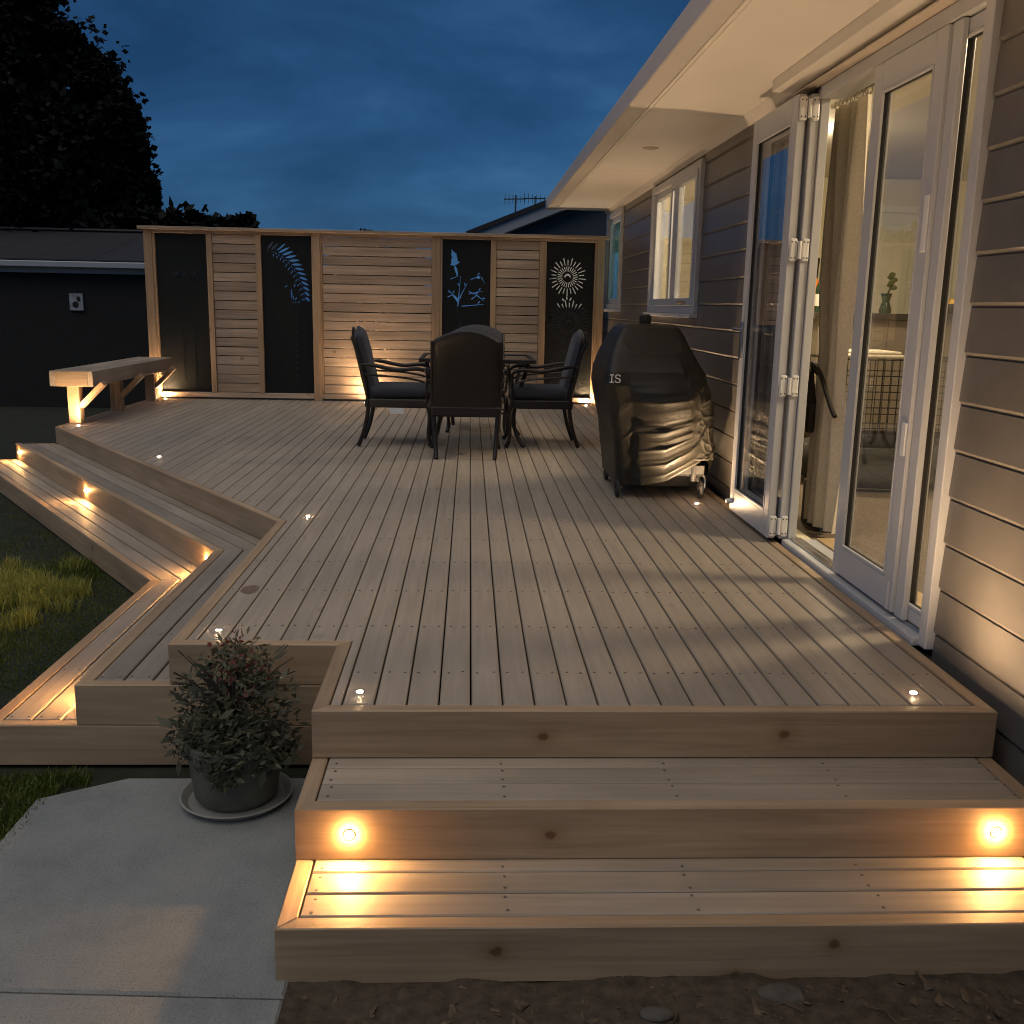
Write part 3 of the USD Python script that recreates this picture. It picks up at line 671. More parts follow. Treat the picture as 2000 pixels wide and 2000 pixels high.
# rooms
put('room_floor', bx(1.701, 6.2, -2.4, 9.28, -.05, 0.004), 'carpet', house)
put('room_ceiling', bx(1.701, 6.2, -2.4, 9.28, 2.43, 2.45), 'room_ceiling', house)
put('room_wall', bx(6.2, 6.28, -2.4, 9.28, -.05, 2.45), 'room_wall', house)
put('room_wall', bx(1.701, 6.2, 7.60, 7.68, 0.005, 2.429), 'room_wall', house)
put('room_wall', bx(1.701, 6.2, -2.48, -2.401, 0.005, 2.429), 'room_wall', house)
dr = put('inner_door', cat_([bx(4.02, 4.88, 7.555, 7.597, .01, 2.10, .004)]), 'room_door', house)
for zz0, zz1 in ((.20, .95), (1.08, 1.98)):
    for xa in (4.13, 4.49): put('door_panel', bx(xa, xa + .28, 7.546, 7.554, zz0, zz1, .004), 'room_door', dr)
put('architrave', cat_([bx(3.94, 4.015, 7.575, 7.598, .01, 2.18, .003), bx(4.885, 4.96, 7.575, 7.598, .01, 2.18, .003), bx(4.016, 4.884, 7.575, 7.598, 2.105, 2.18, .003)]), 'room_door', dr)

def ceiling_lamp(x, y, label, glow='ceiling_glow', k=1.0):
    t = thing('ceiling_lamp', label, 'ceiling lamp', (x, y, 2.428))
    put('base', lathe([(0, -0.001), (0.17 * k, -0.001), (0.17 * k, -0.02), (0.155 * k, -0.022)], 32), 'white_paint', t)
    put('diffuser', lathe([(0.154 * k, -0.021), (0.15 * k, -0.05), (0.12 * k, -0.075), (0.06 * k, -0.088), (0, -0.091)], 32), glow, t, smooth=60)
ceiling_lamp(2.35, 5.0, 'round ceiling lamp in the kitchen behind the wide window')
emitter('ceiling_glow_cool', (0.70, 0.97, 1.0), 85.0)  # glow of an added lamp that brightens the narrow window to teal
ceiling_lamp(3.2, 8.5, 'unseen round ceiling lamp added to brighten the narrow window from behind', 'ceiling_glow_cool')
emitter('ceiling_glow_low', (1.0, 0.80, 0.52), 0.52 * ROOM_S)
ceiling_lamp(3.3, 1.25, 'round ceiling lamp in the living room behind the doors', 'ceiling_glow_low', 1.7)

# ------------------------------------------------------------------ things indoors
def fold_sheet(y0, y1, xf, zf, n=46, m=30):
    """A hanging cloth: xf(u, v) gives x, width narrows through zf(v) -> (ya, yb)."""
    V = []
    for j in range(m + 1):
        v = j / m
        for i in range(n + 1):
            u = i / n; ya, yb = zf(v); V.append((xf(u, v), ya + (yb - ya) * u, y0 + (y1 - y0) * v))
    F = []
    for j in range(m):
        for i in range(n):
            a = j * (n + 1) + i; F.append((a, a + 1, a + n + 2, a + n + 1))
    return np.array(V), np.array(F)
cu = thing('curtain', 'beige curtain tied back beside the open door', 'curtain')
def cz(v):          # v from the hem (0) to the top (1); tied in at z about 0.8
    k = math.exp(-((v - 0.40) / 0.16) ** 2)
    return 2.135 + .05 * k, 2.545 - 0.04 * k
put('cloth', fold_sheet(0.035, 2.10, lambda u, v: 1.80 + 0.030 * math.sin(u * 26 + 1.2 * math.sin(v * 3)) * (1 - .5 * math.exp(-((v - .4) / .12) ** 2)) + 0.012 * math.sin(u * 9 + v * 5), cz), 'curtain_cloth', cu, smooth=True)
put('rod', tube([(1.80, 0.3, 2.135), (1.80, 2.62, 2.135)], .012, 10), 'steel', cu)
for y in np.linspace(2.15, 2.53, 8): put('curtain_ring', trimesh.creation.torus(.019, .0035, 14, 6).apply_transform(trimesh.transformations.rotation_matrix(math.pi / 2, [1, 0, 0])).apply_translation((1.80, y, 2.122)), 'steel', cu)
put('tieback', tube(spline([(1.80, 2.50, .80), (1.745, 2.46, .86), (1.735, 2.34, .84), (1.75, 2.22, .72), (1.77, 2.14, .62)], 18), .012, 8), 'cord', cu)
put('tassel', cat_([tube(spline([(1.745, 2.44, .86), (1.742, 2.435, .74), (1.745, 2.42, .66)], 8), [.008, .010, .012, .016, .020, .022, .024, .026], 10), lathe([(0, .03), (.022, .02), (.024, -.10), (.020, -.13), (0, -.13)], 14, (1.745, 2.415, .64))]), 'cord', cu)
lc = thing('aqua_curtain', 'pale aqua curtain drawn behind the narrow far window', 'curtain')
put('cloth', fold_sheet(0.9, 2.25, lambda u, v: 1.76 + .02 * math.sin(u * 40), lambda v: (8.02, 9.22)), 'curtain_aqua', lc, smooth=True)

def openbox(x0, x1, y0, y1, z0, z1, t=.006):
    return cat_([bx(x0, x1, y0, y1, z0, z0 + t), bx(x0, x0 + t, y0, y1, z0 + t, z1), bx(x1 - t, x1, y0, y1, z0 + t, z1), bx(x0 + t, x1 - t, y0, y0 + t, z0 + t, z1), bx(x0 + t, x1 - t, y1 - t, y1, z0 + t, z1)])
nb = thing('storage_box', 'dark blue storage box on the floor inside the open door', 'box')
put('body', openbox(1.800, 1.955, 2.30, 2.60, .006, .215), 'navy_box', nb)
put('lid', bx(1.797, 1.958, 2.297, 2.603, .216, .236, .004), 'navy_box', nb)
cb = thing('cardboard_box', 'reddish brown cardboard box standing on the dark blue box', 'box')
put('body', openbox(1.812, 1.950, 2.36, 2.58, .238, .44), 'brown_card', cb)
fl_ = bx(-.065, .065, -.1, 0, 0, .004); fl_.apply_transform(trimesh.transformations.rotation_matrix(math.radians(35), [1, 0, 0])); fl_.apply_translation((1.882, 2.355, .30))
put('flap', fl_, 'light_card', cb)
put('sticker', bx(1.865, 1.890, 2.3565, 2.3595, .335, .355), 'paper', cb)
# wire crate
cr = thing('wire_crate', 'black wire pet crate in the room behind the closed door leaf', 'crate')
cx0, cx1, cy0, cy1, cz0, cz1 = 2.50, 3.60, 4.20, 4.85, 0.01, 0.80
for zc in np.linspace(cz0 + .02, cz1, 8):
    put('hoop_wire', tube([(cx0, cy0, zc), (cx1, cy0, zc), (cx1, cy1, zc), (cx0, cy1, zc), (cx0, cy0, zc)], .0035, 5), 'crate_wire', cr)
for xx in np.linspace(cx0, cx1, 20):
    put('upright_wire', tube([(xx, cy0 - .004, cz0), (xx, cy0 - .004, cz1)], .003, 5), 'crate_wire', cr)
for xx in np.linspace(cx0, cx1, 20):
    put('upright_wire', tube([(xx, cy1 + .004, cz0), (xx, cy1 + .004, cz1)], .003, 5), 'crate_wire', cr)
for xx in np.linspace(cx0, cx1, 10):
    put('top_wire', tube([(xx, cy0, cz1 + .004), (xx, cy1, cz1 + .004)], .003, 5), 'crate_wire', cr)
put('tray', bx(cx0 + .01, cx1 - .01, cy0 + .01, cy1 - .01, .006, .03), 'crate_wire', cr)
bl = thing('blanket', 'pale folded blanket lying on top of the wire crate', 'blanket')
put('fold', bx(2.66, 3.02, 4.24, 4.7, .808, .835, .01), 'curtain_cloth', bl); put('fold', bx(2.68, 3.00, 4.26, 4.68, .836, .856, .009), 'curtain_cloth', bl)
pb = thing('pet_bed', 'dark padded pet bed standing in front of the wire crate', 'pet bed')
sw = tube(spline([(2.35, 3.75, .15), (3.2, 3.72, .15), (3.3, 3.9, .15), (3.2, 4.1, .15), (2.4, 4.1, .15), (2.3, 3.95, .15), (2.35, 3.75, .15)], 40), .13, 12)
put('bolster', sw, 'dark_cloth', pb, smooth=60); put('pad', bx(2.42, 3.2, 3.82, 4.03, .02, .12, .03), 'dark_cloth', pb)
# kitchen counter and what stands on it
ct = thing('kitchen_counter', 'kitchen counter with a dark top and brown front', 'counter')
put('worktop', bx(2.95, 6.1, 5.95, 6.62, 1.065, 1.115, .004), 'counter_top', ct)
for i in range(5): put('front_panel', bx(3.0 + i * .615, 3.61 + i * .615, 6.0, 6.02, .10, 1.062, .003), 'counter_front', ct)
put('carcass', bx(3.0, 6.08, 6.022, 6.55, .09, 1.06), 'counter_front', ct); put('kick_board', bx(3.0, 6.08, 6.05, 6.07, .006, .088), 'counter_top', ct)
def bottle(x, y, h, r, mat, label, name='bottle'):
    t = thing(name, label, 'bottle', (x, y, 1.1165))
    put('body', lathe([(0, 0), (r, 0), (r, h * .58), (r * .75, h * .68), (r * .35, h * .76), (r * .35, h), (0, h)], 16), mat, t, smooth=40)
    put('label', lathe([(r + .0008, h * .15), (r + .0008, h * .45)], 16), 'wine_label', t, smooth=60)
bottle(3.02, 6.10, .34, .036, 'bottle_glass', 'dark bottle with a white label seen past the curtain')
t = thing('spray_bottle', 'orange bottle behind the curtain gap on the counter', 'bottle', (3.02, 6.24, 1.1165))
put('body', lathe([(0, 0), (.05, 0), (.05, .22), (.03, .27), (.015, .29), (0, .29)], 16), 'orange_plastic', t, smooth=40); put('cap', lathe([(0, .29), (.02, .29), (.024, .40), (.03, .46), (0, .47)], 12), 'rubber', t)
t = thing('plant_vase', 'glass vase with a small green cutting on the counter', 'vase', (3.62, 6.12, 1.1165))
put('vase', lathe([(0, 0), (.05, 0), (.055, .03), (.03, .10), (.045, .16), (.05, .17)], 18), 'bottle_glass', t, smooth=40)
put('stem', tube(spline([(0, 0, .02), (.01, 0, .16), (.05, 0, .26)], 8), .008, 6), 'shrub_leaf', t)
lf = [trimesh.creation.icosphere(1, .022).apply_transform(np.diag([1.4, .4, 1, 1])).apply_translation((.04 + .02 * math.cos(i * 2.1), .015 * math.sin(i * 2.1), .22 + .022 * i)) for i in range(6)]
put('leaves', cat_(lf), 'grass_blade', t)
put('base', bx(-.09, .08, -.05, .05, -.0005, .012), 'counter_top', t) if False else None
t = thing('candle', 'tall pinkish candle beside the vase on the counter', 'candle', (3.47, 6.12, 1.1165))
put('wax', lathe([(0, 0), (.022, 0), (.018, .20), (.006, .24), (0, .24)], 12), 'light_card', t, smooth=40); put('holder', lathe([(0, -.0), (.04, 0), (.04, .012), (.024, .02)], 14), 'counter_top', t)
t = thing('black_jug', 'black jug at the left end of the counter', 'jug', (3.36, 6.15, 1.1165))
put('body', lathe([(0, 0), (.05, 0), (.06, .05), (.045, .12), (.05, .15), (0, .15)], 16), 'rubber', t, smooth=40); put('handle', trimesh.creation.torus(.04, .007, 16, 6).apply_transform(trimesh.transformations.rotation_matrix(math.pi / 2, [1, 0, 0])).apply_translation((.06, 0, .08)), 'rubber', t)
t = thing('fruit_bowl', 'wooden bowl of yellow fruit at the right end of the counter', 'bowl', (4.22, 6.15, 1.1165))
put('bowl', lathe([(0, 0), (.06, 0), (.13, .06), (.14, .09), (.132, .09), (.06, .015), (0, .012)], 20), 'trunk_bark', t, smooth=40)
for i in range(4): put('fruit', trimesh.creation.icosphere(2, .045).apply_translation((.05 * math.cos(i * 1.6), .05 * math.sin(i * 1.6), .095)), 'yellow_fruit', t, smooth=True)

# ------------------------------------------------------------------ garden chairs and table
def arch_panel(w, z0, z1, rise, t, n=12):
    """A padded back in its own plane: (x, z) outline with an arched top, thick along y, edges rounded by a superellipse."""
    xs = np.linspace(-1, 1, 2 * n + 1); zs = np.linspace(0, 1, 17); V = []; idx = {}
    for s in (1, -1):
        for j, zv in enumerate(zs):
            for i, xv in enumerate(xs):
                top = z1 - rise * xv * xv
                e = max(0.0, (1 - abs(xv) ** 5)) ** .5 * max(0.0, (1 - abs(2 * zv - 1) ** 9)) ** .5
                tuft = 1 - .18 * (abs(math.sin(zv * math.pi * 3)) < .12) if s > 0 else 1
                V.append((xv * w / 2, s * (t / 2) * (0.12 + .88 * e) * tuft, z0 + (top - z0) * zv))
    nx, nz = len(xs), len(zs); F = []
    def id_(s, j, i): return s * nx * nz + j * nx + i
    for j in range(nz - 1):
        for i in range(nx - 1):
            F += [(id_(0, j, i), id_(0, j + 1, i), id_(0, j + 1, i + 1), id_(0, j, i + 1)), (id_(1, j, i), id_(1, j, i + 1), id_(1, j + 1, i + 1), id_(1, j + 1, i))]
    for i in range(nx - 1):
        F += [(id_(0, nz - 1, i), id_(1, nz - 1, i), id_(1, nz - 1, i + 1), id_(0, nz - 1, i + 1)), (id_(0, 0, i), id_(0, 0, i + 1), id_(1, 0, i + 1), id_(1, 0, i))]
    for j in range(nz - 1):
        F += [(id_(0, j, 0), id_(1, j, 0), id_(1, j + 1, 0), id_(0, j + 1, 0)), (id_(0, j, nx - 1), id_(0, j + 1, nx - 1), id_(1, j + 1, nx - 1), id_(1, j, nx - 1))]
    return trimesh.Trimesh(np.array(V), np.vstack([[(a, b, c), (a, c, d)] for a, b, c, d in F]), process=False)

def make_chair(label, loc, rz):
    t = thing('garden_chair', label, 'chair', loc, rz, 'high backed chairs around the garden table')
    lean = math.radians(13)
    def tilt(mm):
        mm.apply_translation((0, 0, -.36)); mm.apply_transform(trimesh.transformations.rotation_matrix(lean, [1, 0, 0])); mm.apply_translation((0, -.195, .36)); return mm
    put('seat_cushion', bx(-.245, .245, -.19, .28, .385, .482, .028), 'cushion', t, smooth=60)
    put('back_cushion', tilt(arch_panel(.475, .33, .955, .075, .085)).apply_translation((0, .045, 0)), 'cushion', t, smooth=55)
    put('back_panel', tilt(arch_panel(.485, .305, .945, .085, .022)), 'chair_frame', t, smooth=50)
    put('seat_frame', cat_([bx(-.255, .255, -.215, .285, .315, .383, .008)]), 'chair_frame', t)
    for s in (-1, 1):
        put('front_leg', tube(spline([(s * .245, .27, .345), (s * .258, .295, .24), (s * .248, .285, .10), (s * .262, .315, .008)], 14), [.020, .020, .0195, .019, .0185, .018, .0175, .017, .0165, .016, .016, .016, .0165, .017], 8), 'chair_frame', t, smooth=50)
        put('rear_leg', tube(spline([(s * .236, -.185, .36), (s * .230, -.20, .24), (s * .222, -.235, .10), (s * .215, -.272, .008)], 14), .0175, 8), 'chair_frame', t, smooth=50)
        put('back_upright', tube(spline([(s * .247, -.19, .33), (s * .250, -.235, .62), (s * .246, -.312, .86)], 10), .013, 8), 'chair_frame', t, smooth=50)
        arm = [tube(spline([(s * .262, -.245, .645), (s * .292, -.10, .640), (s * .296, .08, .615), (s * .288, .22, .622), (s * .278, .275, .590)], 18), [.011] * 3 + [.016] * 13 + [.013, .011], 8),
               tube(spline([(s * .262, -.225, .575), (s * .288, -.05, .565), (s * .288, .15, .545), (s * .275, .255, .520)], 16), .008, 7),
               tube(spline([(s * .278, .275, .592), (s * .272, .272, .50), (s * .255, .268, .36)], 8), .012, 7)]
        put('armrest', cat_(arm), 'chair_frame', t, smooth=50)
    put('care_tag', bx(.03, .13, -.2165, -.2155, .272, .314) if False else bx(.2515, .2525, -.02, .09, .268, .314), 'paper', t)
    return t
ch = make_chair('garden chair seen from behind, nearest the camera', (-0.035, 4.905, 0), 0)
copy_of(ch, 'garden chair at the left of the table facing right', (-0.615, 5.475, 0), -90)
copy_of(ch, 'garden chair at the right of the table by the barbecue', (0.60, 5.54, 0), 90)
copy_of(ch, 'garden chair at the far side of the table, mostly hidden', (0.055, 6.52, 0), 180)
tb = thing('garden_table', 'low dark garden table with a glass top between the chairs', 'table', (0.05, 5.70, 0))
put('glass_top', bx(-.425, .425, -.425, .425, .688, .696), 'glass_top', tb)
put('rim', cat_(frame_yz(-.46, .46, -.46, .46, .672, .704, .034, .034, .034)).apply_transform(np.array([[0, 1, 0, 0], [0, 0, 1, 0], [1, 0, 0, 0], [0, 0, 0, 1.0]])), 'chair_frame', tb)
for sx in (-1, 1):
    for sy in (-1, 1):
        put('leg', tube(spline([(sx * .40, sy * .40, .68), (sx * .34, sy * .34, .45), (sx * .30, sy * .30, .22), (sx * .38, sy * .38, .008)], 14), .017, 8), 'chair_frame', tb, smooth=50)
put('brace', cat_([tube([(-.30, -.30, .24), (.30, .30, .24)], .010, 7), tube([(-.30, .30, .255), (.30, -.30, .255)], .010, 7)]), 'chair_frame', tb)

# ------------------------------------------------------------------ covered barbecue
bq = thing('barbecue', 'barbecue under a crumpled black cover against the house wall', 'barbecue')
rings = np.array([(.085, .872, 1.452, 3.200, 3.92), (.20, .862, 1.452, 3.188, 3.93), (.40, .835, 1.440, 3.155, 3.94), (.58, .792, 1.415, 3.120, 3.94), (.68, .775, 1.392, 3.115, 3.93), (.76, .782, 1.365, 3.140, 3.91),
                  (.86, .815, 1.318, 3.25, 3.86), (.96, .862, 1.270, 3.32, 3.80), (1.005, .892, 1.246, 3.36, 3.77), (1.028, .93, 1.215, 3.42, 3.72)])
NR, NT = 150, 300
zs = np.linspace(0, 1, NR) ** 1.0 * (1.028 - .085) + .085
V = []
for z in zs:
    x0, x1, y0, y1 = [np.interp(z, rings[:, 0], rings[:, k]) for k in range(1, 5)]
    for i in range(NT):
        a = 2 * math.pi * i / NT; c, s = math.cos(a), math.sin(a); e = 0.18
        V.append(((x0 + x1) / 2 + (x1 - x0) / 2 * math.copysign(abs(c) ** e, c), (y0 + y1) / 2 + (y1 - y0) / 2 * math.copysign(abs(s) ** e, s), z))
V = np.array(V)
ctr = np.array([1.13, 3.54])
rad = V[:, :2] - ctr; rad /= np.linalg.norm(rad, axis=1, keepdims=True)
warp = meshkit.fbm(np.c_[V[:, 0] * 3, V[:, 1] * 3, V[:, 2] * 2], 3, 5)
side = V[:, 0] + V[:, 1]
def crease(fx, fz, shear, seed, pw, w=1.0):
    n_ = meshkit.noise(np.c_[side * fx + warp * w + V[:, 2] * shear, (V[:, 0] - V[:, 1]) * fx * .5, V[:, 2] * fz + warp * w], seed)
    return (1 - np.abs(2 * n_ - 1)) ** pw
low = np.clip((0.90 - V[:, 2]) / 0.45, 0, 1)
near = np.clip((3.32 - V[:, 1]) / 0.12, 0, 1) * np.clip((V[:, 0] - 0.90) / 0.12, 0, 1)
calm = 1 - 0.92 * np.exp(-(((V[:, 0] - .80) / .10) ** 2 + ((V[:, 2] - .72) / .10) ** 2)) * (V[:, 1] < 3.4)
big, mid_, fine = crease(5.0, 0.5, 2.2, 3, 8, .6), crease(10, 4.5, -5.0, 8, 8, 1.8), crease(19, 10, 8.0, 14, 6, 2.5)
bulge = meshkit.noise(np.c_[V[:, 0] * 5.5 + V[:, 2] * 1.6, V[:, 1] * 5, V[:, 2] * 1.1], 21) - .5
k_ = near * low
V[:, :2] += rad * (calm * ((.004 + .012 * k_) * bulge + (.005 + .014 * k_) * (big - .12) + (.003 + .013 * k_) * (mid_ - .12) + (.001 + .006 * k_) * (fine - .15)))[:, None]
# two deep folds gathered down the near side
nearY = np.clip((3.30 - V[:, 1]) / 0.10, 0, 1)
def fold(zk, xk, z0_, z1_, left, right):
    d_ = V[:, 0] - np.interp(V[:, 2], zk, xk) + .012 * (meshkit.noise(np.c_[V[:, 2] * 14, 0 * V[:, 2], 0 * V[:, 2]], 6) - .5)
    return np.where(d_ > 0, np.exp(-(d_ / right) ** 2), np.exp(-(d_ / left) ** 2)) * np.clip((V[:, 2] - z0_) / .08, 0, 1) * np.clip((z1_ - V[:, 2]) / .14, 0, 1) * nearY
f1 = fold([.1, .45, .62, .85], [1.03, 1.045, 1.09, 1.17], .02, .92, .020, .10)
f2 = fold([.30, .62], [1.18, 1.27], .26, .74, .016, .06)
f3 = fold([.2, .5, .85], [.98, .99, 1.09], .02, .84, .012, .022)
left_of = np.clip((np.interp(V[:, 2], [.1, .45, .85], [1.0, 1.02, 1.12]) - V[:, 0]) / .04, 0, 1) * nearY * np.clip((.85 - V[:, 2]) / .2, 0, 1) * calm
V[:, 1] -= .062 * f1 + .036 * f2 + .016 * f3 - .016 * left_of
# the hem is hitched up at the right hand front corner
hx = np.clip((V[:, 0] - 1.12) / .26, 0, 1) * np.clip((3.42 - V[:, 1]) / .2, 0, 1)
t_ = np.clip((V[:, 2] - .085) / (.70 - .085), 0, 1)
V[:, 2] = np.where(V[:, 2] < .70, .085 + .150 * hx * (1 - t_) + (V[:, 2] - .085) * (1), V[:, 2])
V[:, 2] += (V[:, 2] < .5) * .012 * (meshkit.noise(V * 9, 4) - .5) * (1 - t_)
F = []
for j in range(NR - 1):
    for i in range(NT):
        k = (i + 1) % NT; F.append((j * NT + i, j * NT + k, (j + 1) * NT + k, (j + 1) * NT + i))
top = len(V); V = np.vstack([V, [(1.07, 3.57, 1.036)]])
tri = np.vstack([np.array(F)[:, [0, 1, 2]], np.array(F)[:, [0, 2, 3]], [((NR - 1) * NT + i, (NR - 1) * NT + (i + 1) % NT, top) for i in range(NT)]])
put('cover', trimesh.Trimesh(V, tri, process=False), 'cover_cloth', bq, smooth=70)
put('strap', bx(1.015, 1.085, 3.46, 3.50, 1.005, 1.085, .012), 'cover_cloth', bq, smooth=50)
lg = meshkit.text_mesh('IS', 0.048, 0.0015); lg.apply_translation(-lg.bounds.mean(0))
lg.apply_transform(trimesh.transformations.rotation_matrix(math.pi / 2, [1, 0, 0])); lg.apply_translation((0.828, 3.112, .720))
put('logo', lg, 'logo_print', bq)
put('base_tray', bx(.90, 1.40, 3.22, 3.88, .135, .165, .004), 'black_metal', bq)
put('chrome_rail', cat_([bx(1.14, 1.40, 3.20, 3.22, .150, .205, .003), tube([(1.335, 3.21, .11), (1.335, 3.21, .26)], .019, 14), bx(1.12, 1.42, 3.186, 3.196, .236, .247, .002)]), 'steel', bq)
for x in (.93, 1.37):
    for y in (3.25, 3.85): put('cart_leg', tube([(x, y, .10), (x, y, .75)], .018, 8), 'black_metal', bq)
for x, y in ((.885, 3.235), (1.392, 3.245), (.90, 3.84), (1.38, 3.84)):
    w = trimesh.creation.torus(.042, .013, 20, 8).apply_transform(trimesh.transformations.rotation_matrix(math.pi / 2, [0, 1, 0])).apply_translation((x, y, .056))
    wl = put('castor', w, 'rubber', bq, smooth=50)
    put('fork', tube(spline([(x + .024, y, .056), (x + .028, y + .02, .10), (x + .02, y + .02, .135)], 8), .008, 8), 'steel', wl)
put('front_shield', bx(.92, 1.38, 3.46, 3.467, .03, .135, .002), 'black_metal', bq)

# ------------------------------------------------------------------ potted shrub in the corner below the deck
pp = thing('potted_plant', 'dark round planter with a flowering shrub on the concrete path', 'potted plant', (-0.735, 0.30, G + .012))
put('saucer', lathe([(0, .001), (.15, .001), (.175, .024), (.168, .026), (.148, .008), (0, .008)], 40), 'pot_saucer', pp, smooth=40)
put('pot', lathe([(0, .009), (.110, .009), (.128, .03), (.142, .15), (.148, .19), (.156, .195), (.156, .215), (.142, .215), (.136, .18), (0, .175)], 40), 'pot_glaze', pp, smooth=40)
def leaves(n, pts, size, rg, flat=.6, wide=(.28, .45)):
    """n leaf blades (two triangles each) around the points."""
    d = rg.normal(size=(n, 3)); d[:, 2] *= flat; d /= np.linalg.norm(d, axis=1, keepdims=True)
    q = np.cross(d, rg.normal(size=(n, 3))); q /= np.linalg.norm(q, axis=1, keepdims=True)
    l = size * rg.uniform(.6, 1.3, (n, 1)); w = l * rg.uniform(*wide, (n, 1))
    V = np.stack([pts, pts + d * l * .5 + q * w, pts + d * l, pts + d * l * .5 - q * w], 1).reshape(-1, 3)
    i = np.arange(n)[:, None] * 4
    return V, np.vstack([i + [0, 1, 2], i + [0, 2, 3]])
def blob_pts(n, blobs, rg, shell=.55):
    k = rg.integers(0, len(blobs), n); b = np.array(blobs)[k]
    d = rg.normal(size=(n, 3)); d /= np.linalg.norm(d, axis=1, keepdims=True)
    r = rg.uniform(shell, 1, (n, 1)) ** .7
    return b[:, :3] + d * r * b[:, 3:4] * np.array([1, 1, .9])
sb = [(0, 0, .36, .15), (-.09, .03, .31, .11), (.10, -.02, .32, .12), (.02, .06, .43, .10), (-.04, -.09, .27, .10), (.07, -.11, .22, .09), (-.12, -.05, .22, .08), (.14, -.06, .20, .08), (0, -.14, .17, .07)]
put('foliage', cat_([trimesh.Trimesh(*leaves(2300, blob_pts(2300, sb, rng, .2), .030, rng, .6, (.14, .26)), process=False), trimesh.Trimesh(*leaves(420, blob_pts(420, sb, rng, .5), .055, rng, .9, (.12, .22)), process=False)]), 'planter_leaf', pp)
put('flowers', leaves(90, blob_pts(90, [(-.02, 0, .47, .09), (.06, -.05, .42, .08)], rng, .5), .018, rng), 'flower_petal', pp).SetCustomDataByKey('kind', 'stuff')
put('stem', cat_([tube(spline([(0, 0, .24), (.03 * math.cos(i), .03 * math.sin(i), .33), (.09 * math.cos(i), .09 * math.sin(i), .43)], 6), .005, 5) for i in range(0, 6)] + [tube(spline([(0, 0, .2), (.06 * math.cos(i * 1.3), .06 * math.sin(i * 1.3), .34), (.19 * math.cos(i * 1.3), .19 * math.sin(i * 1.3), .38 + .03 * (i % 4))], 7), .0028, 4) for i in range(16)]), 'trunk_bark', pp)

# ------------------------------------------------------------------ grass, chips
def blades(n, xy, hgt, rg):
    base = np.c_[xy, np.full(n, G - .014)]
    a = rg.uniform(0, 2 * np.pi, n); w = .0022 * rg.uniform(.6, 1.5, n)
    side = np.c_[np.cos(a), np.sin(a), np.zeros(n)] * w[:, None]
    b = rg.uniform(0, 2 * np.pi, n); bend = np.c_[np.cos(b), np.sin(b), np.zeros(n)] * (hgt * rg.uniform(.15, .75, n))[:, None]
    up = np.c_[np.zeros(n), np.zeros(n), hgt]
    V = np.stack([base - side, base + side, base + up * .6 + bend * .35 + side * .8, base + up * .6 + bend * .35 - side * .8, base + up + bend], 1).reshape(-1, 3)
    i = np.arange(n)[:, None] * 5
    return V, np.vstack([i + [0, 1, 2], i + [0, 2, 3], i + [3, 2, 4]])
solid = unary_union([Polygon([(-1.37, .5), (-1.66, .5), run(2.02)[1], run(2.02)[2], (-3.0, 9.5), (2, 9.5), (2, .5)]), sbox(-1.315, -4, 3, .40)])
cand = np.vstack([np.c_[rng.uniform(-4.8, -1.3, 52000), rng.uniform(-.6, 6.8, 52000)], np.c_[rng.uniform(-2.9, -1.6, 16000), rng.uniform(1.2, 3.3, 16000)], np.c_[rng.uniform(-1.95, -1.25, 12000), rng.uniform(-.5, .56, 12000)]])
import shapely
ok = ~shapely.contains_xy(solid.buffer(0.008), cand[:, 0], cand[:, 1]); cand = cand[ok]
tuft = meshkit.noise(np.c_[cand * 2.2, np.zeros(len(cand))], 2)
hg = (.014 + .045 * np.clip(tuft - .35, 0, 1) ** 1.2 * 1.6) * rng.uniform(.6, 1.3, len(cand))
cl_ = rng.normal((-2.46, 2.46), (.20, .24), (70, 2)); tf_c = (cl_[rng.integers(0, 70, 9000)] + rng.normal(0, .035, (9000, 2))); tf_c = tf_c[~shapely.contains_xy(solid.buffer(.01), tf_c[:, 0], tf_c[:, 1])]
leafy('dry_grass', (0.26, 0.27, 0.06), (0.55, 0.52, 0.15), 0.35)  # straw-pale blade colour stands in for light from the step lamp
tag(put('long_grass', blades(len(tf_c), tf_c, rng.uniform(.025, .10, len(tf_c)), rng), 'dry_grass'), 'patch of longer yellow green grass coloured paler for the beam of a step lamp', 'grass', None, 'stuff')
tag(put('grass', blades(len(cand), cand, hg, rng), 'grass_blade'), 'uneven grass growing beside the steps and the path', 'grass', None, 'stuff')
cp = []
for _ in range(900):
    x, y = rng.uniform(-.38, 1.6), rng.uniform(-1.4, -.60); s_ = float(rng.choice([.003, .005, .008, .013], p=[.35, .35, .22, .08])) * rng.uniform(.7, 1.4)
    c = trimesh.convex.convex_hull(rng.normal(size=(9, 3)) * np.array([s_, s_ * rng.uniform(.3, .7), s_ * .3])); c.apply_transform(trimesh.transformations.rotation_matrix(rng.uniform(0, 6.3), [rng.normal() * .25, rng.normal() * .25, 1])); c.apply_translation((x, y, G - .004 + .040 * (meshkit.fbm(np.array([[x * 9, y * 9, 0]]), 5, 3)[0] - .22) + s_ * .2)); cp.append(c)
for _ in range(26):
    x, y, a_ = rng.uniform(-.35, 1.5), rng.uniform(-1.2, -.62), rng.uniform(0, 6.3); l_ = rng.uniform(.03, .10)
    cp.append(tube([(x, y, G + .010), (x + l_ * .5 * math.cos(a_), y + l_ * .5 * math.sin(a_), G + .018), (x + l_ * math.cos(a_ + .3), y + l_ * math.sin(a_ + .3), G + .010)], .0015, 4))
tag(put('bark_chips', cat_(cp), 'bark'), 'bark chips and twigs scattered on the soil below the steps', 'bark chips', None, 'stuff')
